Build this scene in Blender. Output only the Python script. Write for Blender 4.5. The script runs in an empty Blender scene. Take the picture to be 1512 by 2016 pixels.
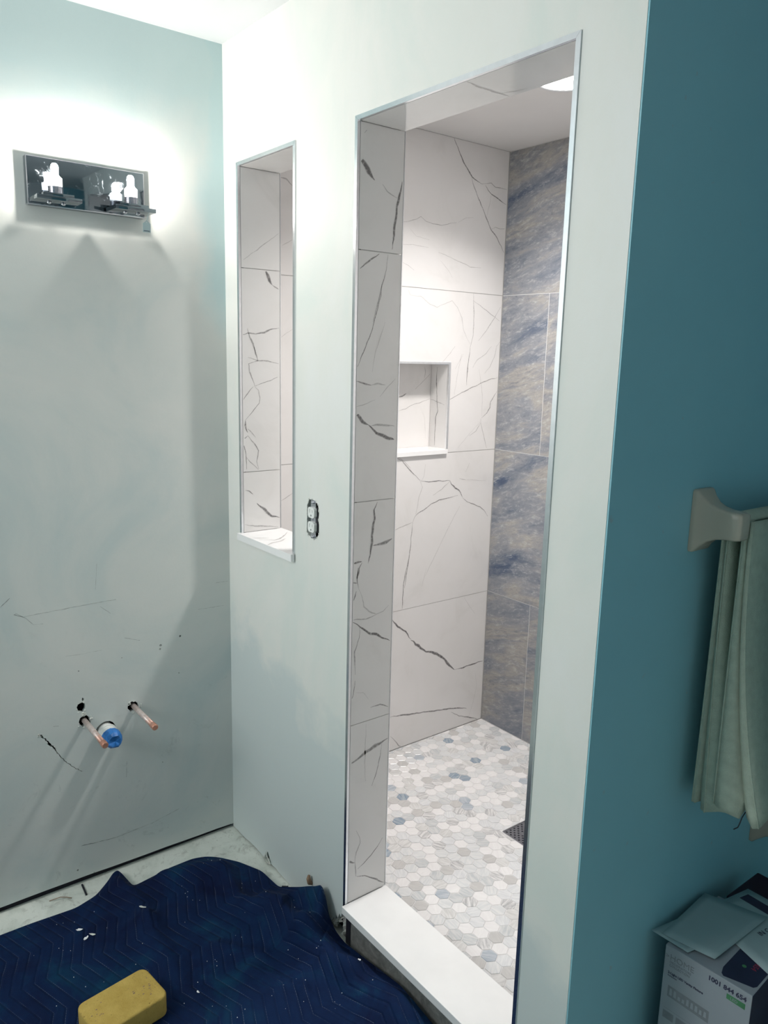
import bpy, bmesh, math, random
from mathutils import Vector, Matrix, noise
from mathutils.geometry import tessellate_polygon

random.seed(7)
SC = bpy.context.scene
COL = SC.collection

# ------------------------------------------------------------------ camera
YAW, PITCH, ROLL = math.radians(52.0715), math.radians(-11.2321), math.radians(1.4011)
CAM = Vector((2.2050, -1.0994, 1.5896))
FPX = 1541.5
fwd = Vector((-math.sin(YAW) * math.cos(PITCH), math.cos(YAW) * math.cos(PITCH), math.sin(PITCH)))
rgt = Vector((math.cos(YAW), math.sin(YAW), 0))
upv = rgt.cross(fwd)
r2 = math.cos(ROLL) * rgt + math.sin(ROLL) * upv
u2 = -math.sin(ROLL) * rgt + math.cos(ROLL) * upv
cam_data = bpy.data.cameras.new('camera')
cam_data.sensor_fit = 'VERTICAL'
cam_data.sensor_height = 36.0
cam_data.lens = FPX / 2016 * 36.0
cam_data.clip_start = 0.02
cam = bpy.data.objects.new('camera', cam_data)
COL.objects.link(cam)
M3 = Matrix((r2, u2, -fwd)).transposed()
cam.matrix_world = Matrix.Translation(CAM) @ M3.to_4x4()
SC.camera = cam

# ------------------------------------------------------------------ world, lights, exposure
world = bpy.data.worlds.new('world')
SC.world = world
world.use_nodes = True
world.node_tree.nodes['Background'].inputs['Color'].default_value = (0.25, 0.42, 0.65, 1)
world.node_tree.nodes['Background'].inputs['Strength'].default_value = 0.3

FILL_W = 27.0       # added fill light, set in a made-up rear wall opening behind the camera
BULB_S = 670.0     # emission of the two vanity bulbs
SHOWER_S = 40.0    # emission of the recessed shower light's lens
SHOWER_W = 12.6    # the recessed lamp itself, a downward beam
day = bpy.data.lights.new('rear_fill_light', 'AREA')
day.shape = 'RECTANGLE'; day.size = 0.72; day.size_y = 0.95
day.energy = FILL_W; day.color = (1.0, 0.98, 0.95)
fill_o = bpy.data.objects.new('rear_fill_light', day)
COL.objects.link(fill_o)
fill_o.location = (0.42, -2.38, 1.86)
fill_o.rotation_euler = (math.radians(90), 0, 0)

SC.view_settings.view_transform = 'Standard'
SC.view_settings.look = 'None'
SC.view_settings.gamma = 1.0
SC.view_settings.use_curve_mapping = False
SC.view_settings.exposure = 0.0
SC.cycles.max_bounces = 10
SC.cycles.diffuse_bounces = 6
SC.cycles.sample_clamp_indirect = 4.0

# ------------------------------------------------------------------ room measures (metres)
H = 2.44
WX0, WX1, WZ0, WZ1 = .0904, .389, 1.0479, 2.1046      # slot window in the front wall
DA, DB, DZ, KZ = .6676, 1.2769, 2.107, .1207          # shower opening
T = .1337                                             # thickness of the front wall
X1 = 1.412                                            # end of the front wall, teal face
D, ZC, ZF = 1.1752, 2.3516, .0715                     # shower depth, ceiling, floor
XR = 1.30                                             # shower right side
J = (.6433, 1.2353, 1.8309)                           # tile joints

# ------------------------------------------------------------------ node helpers
def new_mat(name):
    m = bpy.data.materials.new(name); m.use_nodes = True
    nt = m.node_tree
    return m, nt, nt.nodes['Principled BSDF']

def N(nt, kind, **kw):
    n = nt.nodes.new(kind)
    for k, v in kw.items():
        if k in n.inputs: n.inputs[k].default_value = v
        else: setattr(n, k, v)
    return n

def L(nt, a, b): nt.links.new(a, b)

def ramp(nt, fac, stops, interp='LINEAR'):
    r = nt.nodes.new('ShaderNodeValToRGB')
    r.color_ramp.interpolation = interp
    e = r.color_ramp.elements
    while len(e) < len(stops): e.new(0.5)
    for i, (p, c) in enumerate(stops):
        e[i].position = p
        e[i].color = (c, c, c, 1) if not hasattr(c, '__len__') else (*c, 1)
    L(nt, fac, r.inputs['Fac'])
    return r.outputs['Color']

def mixc(nt, fac, a, b, blend='MIX'):
    m = nt.nodes.new('ShaderNodeMix'); m.data_type = 'RGBA'; m.blend_type = blend
    for s, v in ((0, fac), (6, a), (7, b)):
        if hasattr(v, 'links'): L(nt, v, m.inputs[s])
        elif s == 0: m.inputs[0].default_value = v
        else: m.inputs[s].default_value = (*v, 1)
    return m.outputs[2]

def math_n(nt, op, a, b=None, c=None):
    m = nt.nodes.new('ShaderNodeMath'); m.operation = op
    for i, v in enumerate((a, b, c)):
        if v is None: continue
        if hasattr(v, 'links'): L(nt, v, m.inputs[i])
        else: m.inputs[i].default_value = v
    return m.outputs[0]

def pos(nt): return nt.nodes.new('ShaderNodeNewGeometry').outputs['Position']

def noise_n(nt, vec, scale, detail=4, rough=.55, dist=0.0):
    n = nt.nodes.new('ShaderNodeTexNoise')
    L(nt, vec, n.inputs['Vector'])
    n.inputs['Scale'].default_value = scale; n.inputs['Detail'].default_value = detail
    n.inputs['Roughness'].default_value = rough; n.inputs['Distortion'].default_value = dist
    return n.outputs['Fac']

def bump(nt, bsdf, h, strength=.2, dist=.002):
    b = nt.nodes.new('ShaderNodeBump')
    b.inputs['Strength'].default_value = strength; b.inputs['Distance'].default_value = dist
    L(nt, h, b.inputs['Height']); L(nt, b.outputs[0], bsdf.inputs['Normal'])

def plain(name, color, rough=.5, metal=0.0, nscale=None, namp=.12, bstr=0.0, spec=None, bscale=None):
    m, nt, b = new_mat(name)
    b.inputs['Roughness'].default_value = rough
    b.inputs['Metallic'].default_value = metal
    if spec is not None: b.inputs['Specular IOR Level'].default_value = spec
    if nscale:
        tc = nt.nodes.new('ShaderNodeTexCoord').outputs['Object']
        f = noise_n(nt, tc, nscale)
        d = tuple(max(0, c * (1 - namp)) for c in color); u = tuple(min(1, c * (1 + namp)) for c in color)
        L(nt, ramp(nt, f, [(.3, d), (.7, u)]), b.inputs['Base Color'])
        if bstr: bump(nt, b, noise_n(nt, tc, bscale or nscale * 6), bstr)
    else:
        b.inputs['Base Color'].default_value = (*color, 1)
    return m

MAT = {}
def sep(nt, vec):
    s = nt.nodes.new('ShaderNodeSeparateXYZ'); L(nt, vec, s.inputs[0]); return s.outputs

# ---- painted and skim coated plaster
def plaster_front():
    m, nt, b = new_mat('skim_coat_front'); P = pos(nt); s = sep(nt, P)
    mp = N(nt, 'ShaderNodeMapping'); L(nt, P, mp.inputs[0]); mp.inputs['Scale'].default_value = (1.3, 1, .6)
    f = noise_n(nt, mp.outputs[0], 3.2, 5, .6, .6)
    c = ramp(nt, f, [(.34, (.69, .735, .70)), (.50, (.745, .755, .72)), (.66, (.76, .77, .75))])
    # the old pale blue paint shows where the skim coat stops, low on the left
    edge = math_n(nt, 'ADD', s[2], math_n(nt, 'MULTIPLY', math_n(nt, 'SUBTRACT', noise_n(nt, P, 5, 4), .5), .5))
    edge = math_n(nt, 'ADD', edge, math_n(nt, 'MULTIPLY', s[0], .25))
    low = ramp(nt, edge, [(.70, 1.0), (.80, 0.0)])
    c = mixc(nt, low, c, (.60, .66, .655))
    L(nt, c, b.inputs['Base Color']); b.inputs['Roughness'].default_value = .55
    bump(nt, b, noise_n(nt, P, 45, 5, .7), .12, .003)
    return m

def plaster_left():
    m, nt, b = new_mat('skim_coat_left'); P = pos(nt); s = sep(nt, P)
    mp = N(nt, 'ShaderNodeMapping'); L(nt, P, mp.inputs[0]); mp.inputs['Scale'].default_value = (1, .8, .8)
    f = noise_n(nt, mp.outputs[0], 3.0, 5, .6, .8)
    skim = ramp(nt, f, [(.32, (.52, .59, .585)), (.5, (.60, .635, .615)), (.7, (.65, .665, .64))])
    paint = (.45, .60, .615)
    # old teal paint left bare near the ceiling and in the top of the corner
    zz = math_n(nt, 'ADD', s[2], math_n(nt, 'MULTIPLY', math_n(nt, 'SUBTRACT', noise_n(nt, P, 4, 4), .5), .35))
    top = ramp(nt, math_n(nt, 'SUBTRACT', zz, 1.5), [(.60, 0.0), (.78, .75)])
    yy = math_n(nt, 'ADD', math_n(nt, 'MULTIPLY', s[1], 1.0), math_n(nt, 'MULTIPLY', math_n(nt, 'SUBTRACT', noise_n(nt, P, 6, 4), .5), .12))
    cor = ramp(nt, math_n(nt, 'ADD', yy, 1.0), [(.90, 0.0), (.965, .9)])
    hi = ramp(nt, math_n(nt, 'SUBTRACT', zz, 1.0), [(.58, 0.0), (.75, 1.0)])
    corm = math_n(nt, 'MULTIPLY', cor, hi)
    msk = math_n(nt, 'MAXIMUM', top, corm)
    c = mixc(nt, msk, skim, paint)
    # scuffs and dirt low on the wall
    sc1 = noise_n(nt, P, 11, 6, .75, 1.5)
    lowm = ramp(nt, s[2], [(.15, 1.0), (.95, 0.0)])
    scf = math_n(nt, 'MULTIPLY', ramp(nt, sc1, [(.60, 0.0), (.74, .55)]), lowm)
    c = mixc(nt, scf, c, (.30, .34, .33))
    L(nt, c, b.inputs['Base Color']); b.inputs['Roughness'].default_value = .5
    bump(nt, b, noise_n(nt, P, 40, 5, .7), .14, .003)
    return m

def teal_paint():
    m, nt, b = new_mat('teal_paint'); P = pos(nt)
    f = noise_n(nt, P, 3, 3)
    c = ramp(nt, f, [(.3, (.28, .56, .65)), (.7, (.30, .59, .68))])
    sp = ramp(nt, noise_n(nt, P, 38, 2, .5), [(.735, 0.0), (.80, .5)])
    c = mixc(nt, sp, c, (.40, .42, .46))
    L(nt, c, b.inputs['Base Color']); b.inputs['Roughness'].default_value = .5
    bump(nt, b, noise_n(nt, P, 160, 3), .08, .001)
    return m

# ---- veined porcelain: shared body colour plus a vein slot driven by the 'vein' attribute
def marble(vein):
    m, nt, b = new_mat('veined_porcelain_vein' if vein else 'veined_porcelain'); P = pos(nt)
    f = noise_n(nt, P, 5, 5, .6, .8)
    base = ramp(nt, f, [(.25, (.68, .665, .65)), (.45, (.735, .72, .71)), (.8, (.76, .745, .74))])
    if vein:
        a = N(nt, 'ShaderNodeAttribute', attribute_name='vein'); s = sep(nt, a.outputs['Vector'])
        n1 = ramp(nt, noise_n(nt, P, 160, 3, .7), [(.28, .45), (.55, 1.0)])
        fac = math_n(nt, 'MINIMUM', math_n(nt, 'MULTIPLY', math_n(nt, 'MULTIPLY', math_n(nt, 'MULTIPLY', s[0], s[1]), 1.3), n1), 1.0)
        vc = ramp(nt, noise_n(nt, P, 90, 3, .7), [(.3, (.10, .095, .10)), (.7, (.235, .225, .22))])
        base = mixc(nt, fac, base, vc)
    L(nt, base, b.inputs['Base Color']); b.inputs['Roughness'].default_value = .10
    b.inputs['Specular IOR Level'].default_value = .5
    return m

def blue_stone():
    m, nt, b = new_mat('blue_grey_stone'); P = pos(nt)
    oi = nt.nodes.new('ShaderNodeObjectInfo').outputs['Random']
    off = N(nt, 'ShaderNodeCombineXYZ'); L(nt, math_n(nt, 'MULTIPLY', oi, 17.0), off.inputs[2]); L(nt, math_n(nt, 'MULTIPLY', oi, 9.0), off.inputs[1])
    ad = N(nt, 'ShaderNodeVectorMath', operation='ADD'); L(nt, P, ad.inputs[0]); L(nt, off.outputs[0], ad.inputs[1])
    w = N(nt, 'ShaderNodeTexNoise'); L(nt, ad.outputs[0], w.inputs['Vector']); w.inputs['Scale'].default_value = 5.0; w.inputs['Detail'].default_value = 3
    wv = N(nt, 'ShaderNodeVectorMath', operation='MULTIPLY_ADD'); L(nt, w.outputs['Color'], wv.inputs[0]); wv.inputs[1].default_value = (.05, .05, .05); L(nt, ad.outputs[0], wv.inputs[2])
    mp = N(nt, 'ShaderNodeMapping'); L(nt, wv.outputs[0], mp.inputs[0])
    mp.inputs['Rotation'].default_value = (0, math.radians(16), 0)
    mp2 = N(nt, 'ShaderNodeMapping'); L(nt, mp.outputs[0], mp2.inputs[0]); mp2.inputs['Scale'].default_value = (1.5, 1.5, 5.2)
    f = noise_n(nt, mp2.outputs[0], 1.35, 9, .62, .4)
    c = ramp(nt, f, [(.24, (.025, .045, .10)), (.34, (.085, .115, .18)), (.41, (.19, .21, .25)), (.50, (.265, .275, .30)), (.57, (.355, .34, .32)), (.63, (.235, .245, .27)), (.70, (.50, .49, .47)), (.84, (.30, .295, .29))])
    mp3 = N(nt, 'ShaderNodeMapping'); L(nt, mp.outputs[0], mp3.inputs[0]); mp3.inputs['Scale'].default_value = (16, 16, 44)
    g = noise_n(nt, mp3.outputs[0], 1.8, 8, .80, .3)
    c = mixc(nt, ramp(nt, g, [(.52, 0.0), (.70, .50)]), c, (.68, .675, .67))
    c = mixc(nt, ramp(nt, g, [(.28, .75), (.45, 0.0)]), c, (.10, .115, .16))
    L(nt, c, b.inputs['Base Color']); b.inputs['Roughness'].default_value = .14
    return m

def hex_mat(island):
    m, nt, b = new_mat('hex_marble_field' if island else 'hex_marble'); P = pos(nt)
    if island: r = nt.nodes.new('ShaderNodeNewGeometry').outputs['Random Per Island']
    else: r = nt.nodes.new('ShaderNodeObjectInfo').outputs['Random']
    c1 = ramp(nt, r, [(0, (.80, .785, .79)), (.30, (.76, .765, .775)), (.42, (.66, .675, .69)), (.60, (.74, .735, .73)), (.72, (.54, .565, .585)), (.82, (.55, .54, .535)), (.88, (.76, .75, .75)), (.955, (.40, .45, .51)), (.98, (.24, .31, .39))], 'CONSTANT')
    c2 = ramp(nt, r, [(0, (.84, .83, .83)), (.30, (.66, .67, .69)), (.42, (.76, .76, .76)), (.60, (.60, .595, .59)), (.72, (.68, .68, .68)), (.82, (.60, .59, .58)), (.88, (.46, .46, .47)), (.955, (.55, .58, .62)), (.98, (.42, .47, .52))], 'CONSTANT')
    rot = N(nt, 'ShaderNodeVectorRotate', rotation_type='Z_AXIS'); L(nt, P, rot.inputs['Vector'])
    L(nt, math_n(nt, 'MULTIPLY', r, 300.0), rot.inputs['Angle'])
    mp = N(nt, 'ShaderNodeMapping'); L(nt, rot.outputs[0], mp.inputs[0]); mp.inputs['Scale'].default_value = (22, 150, 1)
    f = noise_n(nt, mp.outputs[0], 1.0, 4, .6, .5)
    c = mixc(nt, ramp(nt, f, [(.40, 0.0), (.62, 1.0)]), c1, c2)
    L(nt, c, b.inputs['Base Color']); b.inputs['Roughness'].default_value = .22
    return m

def chrome_mat():
    m, nt, b = new_mat('smudged_chrome'); P = pos(nt)
    b.inputs['Metallic'].default_value = 1.0; b.inputs['Base Color'].default_value = (.19, .225, .25, 1)
    f = noise_n(nt, P, 42, 5, .7, 1.2)
    L(nt, ramp(nt, f, [(.45, .04), (.58, .10), (.70, .34)]), b.inputs['Roughness'])
    return m

def subfloor():
    m, nt, b = new_mat('painted_subfloor'); P = pos(nt)
    f = noise_n(nt, P, 9, 6, .65, .5)
    c = ramp(nt, f, [(.3, (.50, .55, .50)), (.5, (.64, .68, .63)), (.7, (.70, .735, .69))])
    g = ramp(nt, noise_n(nt, P, 22, 6, .75, 1.0), [(.54, 0.0), (.68, .65)])
    c = mixc(nt, g, c, (.30, .31, .28))
    L(nt, c, b.inputs['Base Color']); b.inputs['Roughness'].default_value = .6
    bump(nt, b, f, .3, .004)
    return m

def blanket_mat():
    m, nt, b = new_mat('quilted_navy_cloth')
    uv = N(nt, 'ShaderNodeUVMap'); s = sep(nt, uv.outputs[0])
    per, slope, sp = .24, .37, .029
    t = math_n(nt, 'PINGPONG', s[0], per / 2)
    line = math_n(nt, 'SUBTRACT', s[1], math_n(nt, 'MULTIPLY', t, slope))
    d = math_n(nt, 'PINGPONG', line, sp / 2)                      # 0 on a seam, sp/2 between seams
    seam = ramp(nt, math_n(nt, 'MULTIPLY', d, 100), [(.030, 1.0), (.065, 0.0)])
    dash = ramp(nt, math_n(nt, 'PINGPONG', math_n(nt, 'MULTIPLY', s[0], 100), .35), [(.05, 0.0), (.12, 1.0)])
    wear = noise_n(nt, uv.outputs[0], 14, 3)
    th = math_n(nt, 'MULTIPLY', math_n(nt, 'MULTIPLY', seam, dash), ramp(nt, wear, [(.42, .03), (.68, .48)]))
    f = noise_n(nt, uv.outputs[0], 6, 5, .65, .7)
    c = ramp(nt, f, [(.3, (.0012, .0055, .033)), (.55, (.0015, .014, .058)), (.75, (.0025, .042, .090))])
    c = mixc(nt, th, c, (.22, .27, .36))
    L(nt, c, b.inputs['Base Color']); b.inputs['Roughness'].default_value = .8
    b.inputs['Specular IOR Level'].default_value = .15
    h = ramp(nt, math_n(nt, 'MULTIPLY', d, 100), [(0.0, 0.0), (.6, 1.0)])
    bump(nt, b, math_n(nt, 'ADD', h, math_n(nt, 'MULTIPLY', noise_n(nt, uv.outputs[0], 420, 2), .25)), .5, .006)
    return m

def sponge_mat():
    m, nt, b = new_mat('yellow_sponge')
    tc = nt.nodes.new('ShaderNodeTexCoord').outputs['Object']
    f = noise_n(nt, tc, 25, 5, .65)
    c = ramp(nt, f, [(.3, (.48, .33, .07)), (.7, (.62, .44, .12))])
    v = noise_n(nt, tc, 140, 4, .7)
    pit = ramp(nt, math_n(nt, 'ADD', v, math_n(nt, 'MULTIPLY', noise_n(nt, tc, 30, 3), .35)), [(.45, 1.0), (.53, 0.0)])
    c = mixc(nt, pit, c, (.22, .15, .03))
    L(nt, c, b.inputs['Base Color']); b.inputs['Roughness'].default_value = .9
    bump(nt, b, v, .6, .004)
    return m

def towel_mat(name, col):
    m, nt, b = new_mat(name)
    tc = nt.nodes.new('ShaderNodeTexCoord').outputs['Object']
    c = ramp(nt, noise_n(nt, tc, 60, 3), [(.3, tuple(x * .85 for x in col)), (.7, col)])
    L(nt, c, b.inputs['Base Color']); b.inputs['Roughness'].default_value = .95
    bump(nt, b, noise_n(nt, tc, 520, 3, .7), .7, .003)
    return m

def cement():
    m, nt, b = new_mat('cement_board'); P = pos(nt)
    f = noise_n(nt, P, 30, 6, .75, .6)
    c = ramp(nt, f, [(.3, (.10, .105, .10)), (.55, (.19, .195, .185)), (.75, (.30, .30, .28))])
    L(nt, c, b.inputs['Base Color']); b.inputs['Roughness'].default_value = .85
    wv = N(nt, 'ShaderNodeTexWave', bands_direction='X'); L(nt, P, wv.inputs['Vector']); wv.inputs['Scale'].default_value = 95; wv.inputs['Distortion'].default_value = .6
    bump(nt, b, wv.outputs['Fac'], .35, .002)
    return m

def emit(name, col, s):
    m, nt, b = new_mat(name)
    b.inputs['Base Color'].default_value = (.9, .9, .9, 1)
    b.inputs['Emission Color'].default_value = (*col, 1); b.inputs['Emission Strength'].default_value = s
    return m

def copper():
    m, nt, b = new_mat('primed_copper'); tc = nt.nodes.new('ShaderNodeTexCoord').outputs['Object']
    f = noise_n(nt, tc, 90, 4, .7)
    s = sep(nt, tc)
    msk = ramp(nt, math_n(nt, 'ADD', s[0], math_n(nt, 'MULTIPLY', math_n(nt, 'SUBTRACT', f, .5), .12)), [(.10, 0.0), (.16, 1.0)])
    c = mixc(nt, msk, mixc(nt, ramp(nt, f, [(.3, 0.0), (.7, 1.0)]), (.62, .57, .55), (.42, .33, .30)), mixc(nt, ramp(nt, f, [(.3, 0.0), (.7, 1.0)]), (.42, .17, .11), (.55, .30, .22)))
    L(nt, c, b.inputs['Base Color']); b.inputs['Metallic'].default_value = .35; b.inputs['Roughness'].default_value = .4
    return m

MAT['front'] = plaster_front(); MAT['left'] = plaster_left(); MAT['teal'] = teal_paint()
MAT['marble'] = marble(False); MAT['vein'] = marble(True); MAT['blue'] = blue_stone()
MAT['hex'] = hex_mat(False); MAT['hexf'] = hex_mat(True)
MAT['hexgrout'] = plain('pale_grout', (.74, .735, .735), .7, nscale=30, namp=.04)
MAT['grout'] = plain('grey_grout', (.46, .455, .45), .8, nscale=30)
MAT['grout_white'] = plain('white_grout', (.80, .80, .80), .7, nscale=30, namp=.05)
MAT['ceil'] = plain('ceiling_white', (.80, .815, .83), .6, nscale=5, namp=.02)
MAT['sceil'] = plain('shower_ceiling_white', (.78, .76, .745), .5, nscale=5, namp=.02)
MAT['quartz'] = plain('white_quartz', (.86, .86, .86), .12, nscale=8, namp=.03)
MAT['chrome'] = chrome_mat()
MAT['alu'] = plain('satin_aluminium', (.72, .75, .78), .22, 1.0, nscale=60, namp=.04)
MAT['alu2'] = plain('brushed_aluminium', (.80, .81, .82), .5, .85, nscale=60, namp=.04)
MAT['steel'] = plain('brushed_steel', (.62, .62, .66), .25, 1.0, nscale=80, namp=.06)
MAT['bulb'] = emit('lit_bulb', (1.0, .93, .86), BULB_S)
MAT['bulbb'] = emit('glowing_bulb_base', (1.0, .95, .9), 6.0)
MAT['lens'] = emit('lit_lens', (1.0, .96, .92), SHOWER_S)
MAT['void'] = plain('cavity_shade', (.012, .012, .02), .9, nscale=20)  # near-black panels that stand in for shade inside gaps and holes
MAT['dplastic'] = plain('dark_grey_plastic', (.06, .06, .07), .5, nscale=50)
MAT['cavity'] = plain('dark_metal_box', (.012, .012, .02), .5, nscale=50)
MAT['copper'] = copper()
MAT['pvc'] = plain('white_pvc', (.72, .74, .72), .35, nscale=40, namp=.06)
MAT['tape'] = plain('blue_tape', (.02, .16, .48), .45, nscale=70, namp=.25, bstr=.2)
MAT['plastic'] = plain('white_plastic', (.80, .82, .80), .35, nscale=60, namp=.03)
MAT['slot'] = plain('dark_slot', (.02, .02, .02), .6, nscale=50)
MAT['cement'] = cement(); MAT['floor'] = subfloor(); MAT['blanket'] = blanket_mat(); MAT['sponge'] = sponge_mat()
MAT['ceramic'] = plain('biscuit_ceramic', (.50, .45, .37), .15, nscale=20, namp=.03)
MAT['towel'] = towel_mat('pale_green_terry', (.50, .58, .48)); MAT['towel2'] = towel_mat('grey_teal_terry', (.26, .35, .33))
MAT['paper'] = plain('shaded_white_paper', (.36, .47, .49), .7, nscale=12, namp=.04)  # white sheets with the dim corner's teal shade put into the colour
MAT['carton'] = plain('shaded_white_carton', (.30, .33, .37), .5, nscale=15, namp=.04)  # white card, the dim corner's shade mixed into its colour
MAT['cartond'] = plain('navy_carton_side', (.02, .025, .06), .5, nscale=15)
MAT['ink'] = plain('dark_print', (.03, .03, .07), .6, nscale=40)
MAT['inkg'] = plain('grey_print', (.20, .22, .24), .6, nscale=40)
MAT['inkr'] = plain('red_print', (.30, .03, .07), .6, nscale=40)
MAT['green'] = plain('green_print', (.06, .22, .10), .6, nscale=40)
MAT['plum'] = plain('dark_plum_plastic', (.020, .004, .022), .5, nscale=15)
MAT['mark'] = plain('grey_mark', (.24, .26, .25), .7, nscale=90, namp=.3)
MAT['chip'] = plain('plaster_chip', (.85, .86, .88), .8, nscale=90, namp=.05)
MAT['gypsum'] = plain('torn_gypsum', (.62, .64, .60), .9, nscale=60, namp=.15, bstr=.4)
MAT['wood'] = plain('brown_wood', (.26, .17, .11), .7, nscale=60, namp=.25)
MAT['black'] = plain('black_scrap', (.01, .012, .02), .6, nscale=50)

# ------------------------------------------------------------------ mesh helpers
def link(name, bm, mats, parent=None, smooth=False, autos=None):
    me = bpy.data.meshes.new(name)
    if smooth:
        for f in bm.faces: f.smooth = True
    bm.to_mesh(me); bm.free()
    for m in (mats if isinstance(mats, (list, tuple)) else [mats]): me.materials.append(MAT[m])
    o = bpy.data.objects.new(name, me); COL.objects.link(o)
    if parent is not None: o.parent = parent; o.matrix_parent_inverse = parent.matrix_world.inverted()
    if autos: me.set_sharp_from_angle(angle=math.radians(autos))
    return o

def thing(name, label, cat, loc, group=None):
    o = bpy.data.objects.new(name, None); COL.objects.link(o)
    o.empty_display_size = .05
    o.location = loc; o.matrix_world = Matrix.Translation(loc)
    o['label'] = label; o['category'] = cat
    if group: o['group'] = group
    return o

def tag(o, label, cat, group=None):
    o['label'] = label; o['category'] = cat
    if group: o['group'] = group
    return o

def struct(o, label=None, cat=None):
    o['kind'] = 'structure'
    if label: o['label'] = label
    if cat: o['category'] = cat
    return o

def box(bm, x0, x1, y0, y1, z0, z1, mi=0, bevel=0.0, seg=2):
    vs = [bm.verts.new(p) for p in ((x0, y0, z0), (x1, y0, z0), (x1, y1, z0), (x0, y1, z0), (x0, y0, z1), (x1, y0, z1), (x1, y1, z1), (x0, y1, z1))]
    fs = [bm.faces.new([vs[i] for i in q]) for q in ((0, 3, 2, 1), (4, 5, 6, 7), (0, 1, 5, 4), (1, 2, 6, 5), (2, 3, 7, 6), (3, 0, 4, 7))]
    for f in fs: f.material_index = mi
    if bevel:
        es = list({e for f in fs for e in f.edges})
        r = bmesh.ops.bevel(bm, geom=es, offset=bevel, segments=seg, profile=.6, affect='EDGES', clamp_overlap=True)
        for f in r['faces']: f.material_index = mi
    return vs

def tube(bm, pts, rad, n=12, mi=0, cap=True):
    """round tube along points; rad a number or one per point"""
    pts = [Vector(p) for p in pts]; rings = []
    rr = rad if hasattr(rad, '__len__') else [rad] * len(pts)
    t0 = (pts[1] - pts[0]).normalized()
    a = Vector((0, 0, 1)) if abs(t0.z) < .9 else Vector((1, 0, 0))
    u = t0.cross(a).normalized()
    for i, p in enumerate(pts):
        t = (pts[min(i + 1, len(pts) - 1)] - pts[max(i - 1, 0)])
        if t.length < 1e-9: t = t0
        t = t.normalized(); u = (u - t * u.dot(t)).normalized(); v = t.cross(u)
        rings.append([bm.verts.new(p + (u * math.cos(2 * math.pi * k / n) + v * math.sin(2 * math.pi * k / n)) * rr[i]) for k in range(n)])
    for a_, b_ in zip(rings, rings[1:]):
        for k in range(n):
            f = bm.faces.new((a_[k], a_[(k + 1) % n], b_[(k + 1) % n], b_[k])); f.material_index = mi; f.smooth = True
    if cap:
        f = bm.faces.new(list(reversed(rings[0]))); f.material_index = mi
        f = bm.faces.new(rings[-1]); f.material_index = mi

def slab(bm, loops, to3, depth, mi=0, back=True):
    """flat plate with holes. loops[0] outer, rest holes, all 2D; to3(u,v,w): w = depth behind the face"""
    flat = [p for lp in loops for p in lp]
    tri = tessellate_polygon([[Vector((p[0], p[1], 0)) for p in lp] for lp in loops])
    fv = [bm.verts.new(to3(p[0], p[1], 0)) for p in flat]
    bv = [bm.verts.new(to3(p[0], p[1], depth)) for p in flat]
    e1 = to3(1, 0, 0) - to3(0, 0, 0); e2 = to3(0, 1, 0) - to3(0, 0, 0); out = to3(0, 0, 0) - to3(0, 0, 1)
    flip = e1.cross(e2).dot(out) < 0
    def add(vs, want_front):
        a, b, c = (v.co for v in vs[:3]); n = (b - a).cross(c - a)
        if (n.dot(out) > 0) != want_front: vs = list(reversed(vs))
        try:
            f = bm.faces.new(vs); f.material_index = mi
        except ValueError: pass
    for t in tri:
        add([fv[i] for i in t], True)
        if back: add([bv[i] for i in t], False)
    k = 0
    for lp in loops:
        n = len(lp)
        for i in range(n):
            j = (i + 1) % n
            try: f = bm.faces.new((fv[k + i], fv[k + j], bv[k + j], bv[k + i])); f.material_index = mi
            except ValueError: pass
        k += n

def jag(pts, amp, step, seed):
    """closed loop with a torn edge"""
    rnd = random.Random(seed); out = []
    n = len(pts)
    for i in range(n):
        a = Vector(pts[i]); b = Vector(pts[(i + 1) % n]); m = max(1, int((b - a).length / step))
        for k in range(m):
            p = a.lerp(b, k / m); out.append((p.x + rnd.uniform(-amp, amp), p.y + rnd.uniform(-amp, amp)))
    return out

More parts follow.
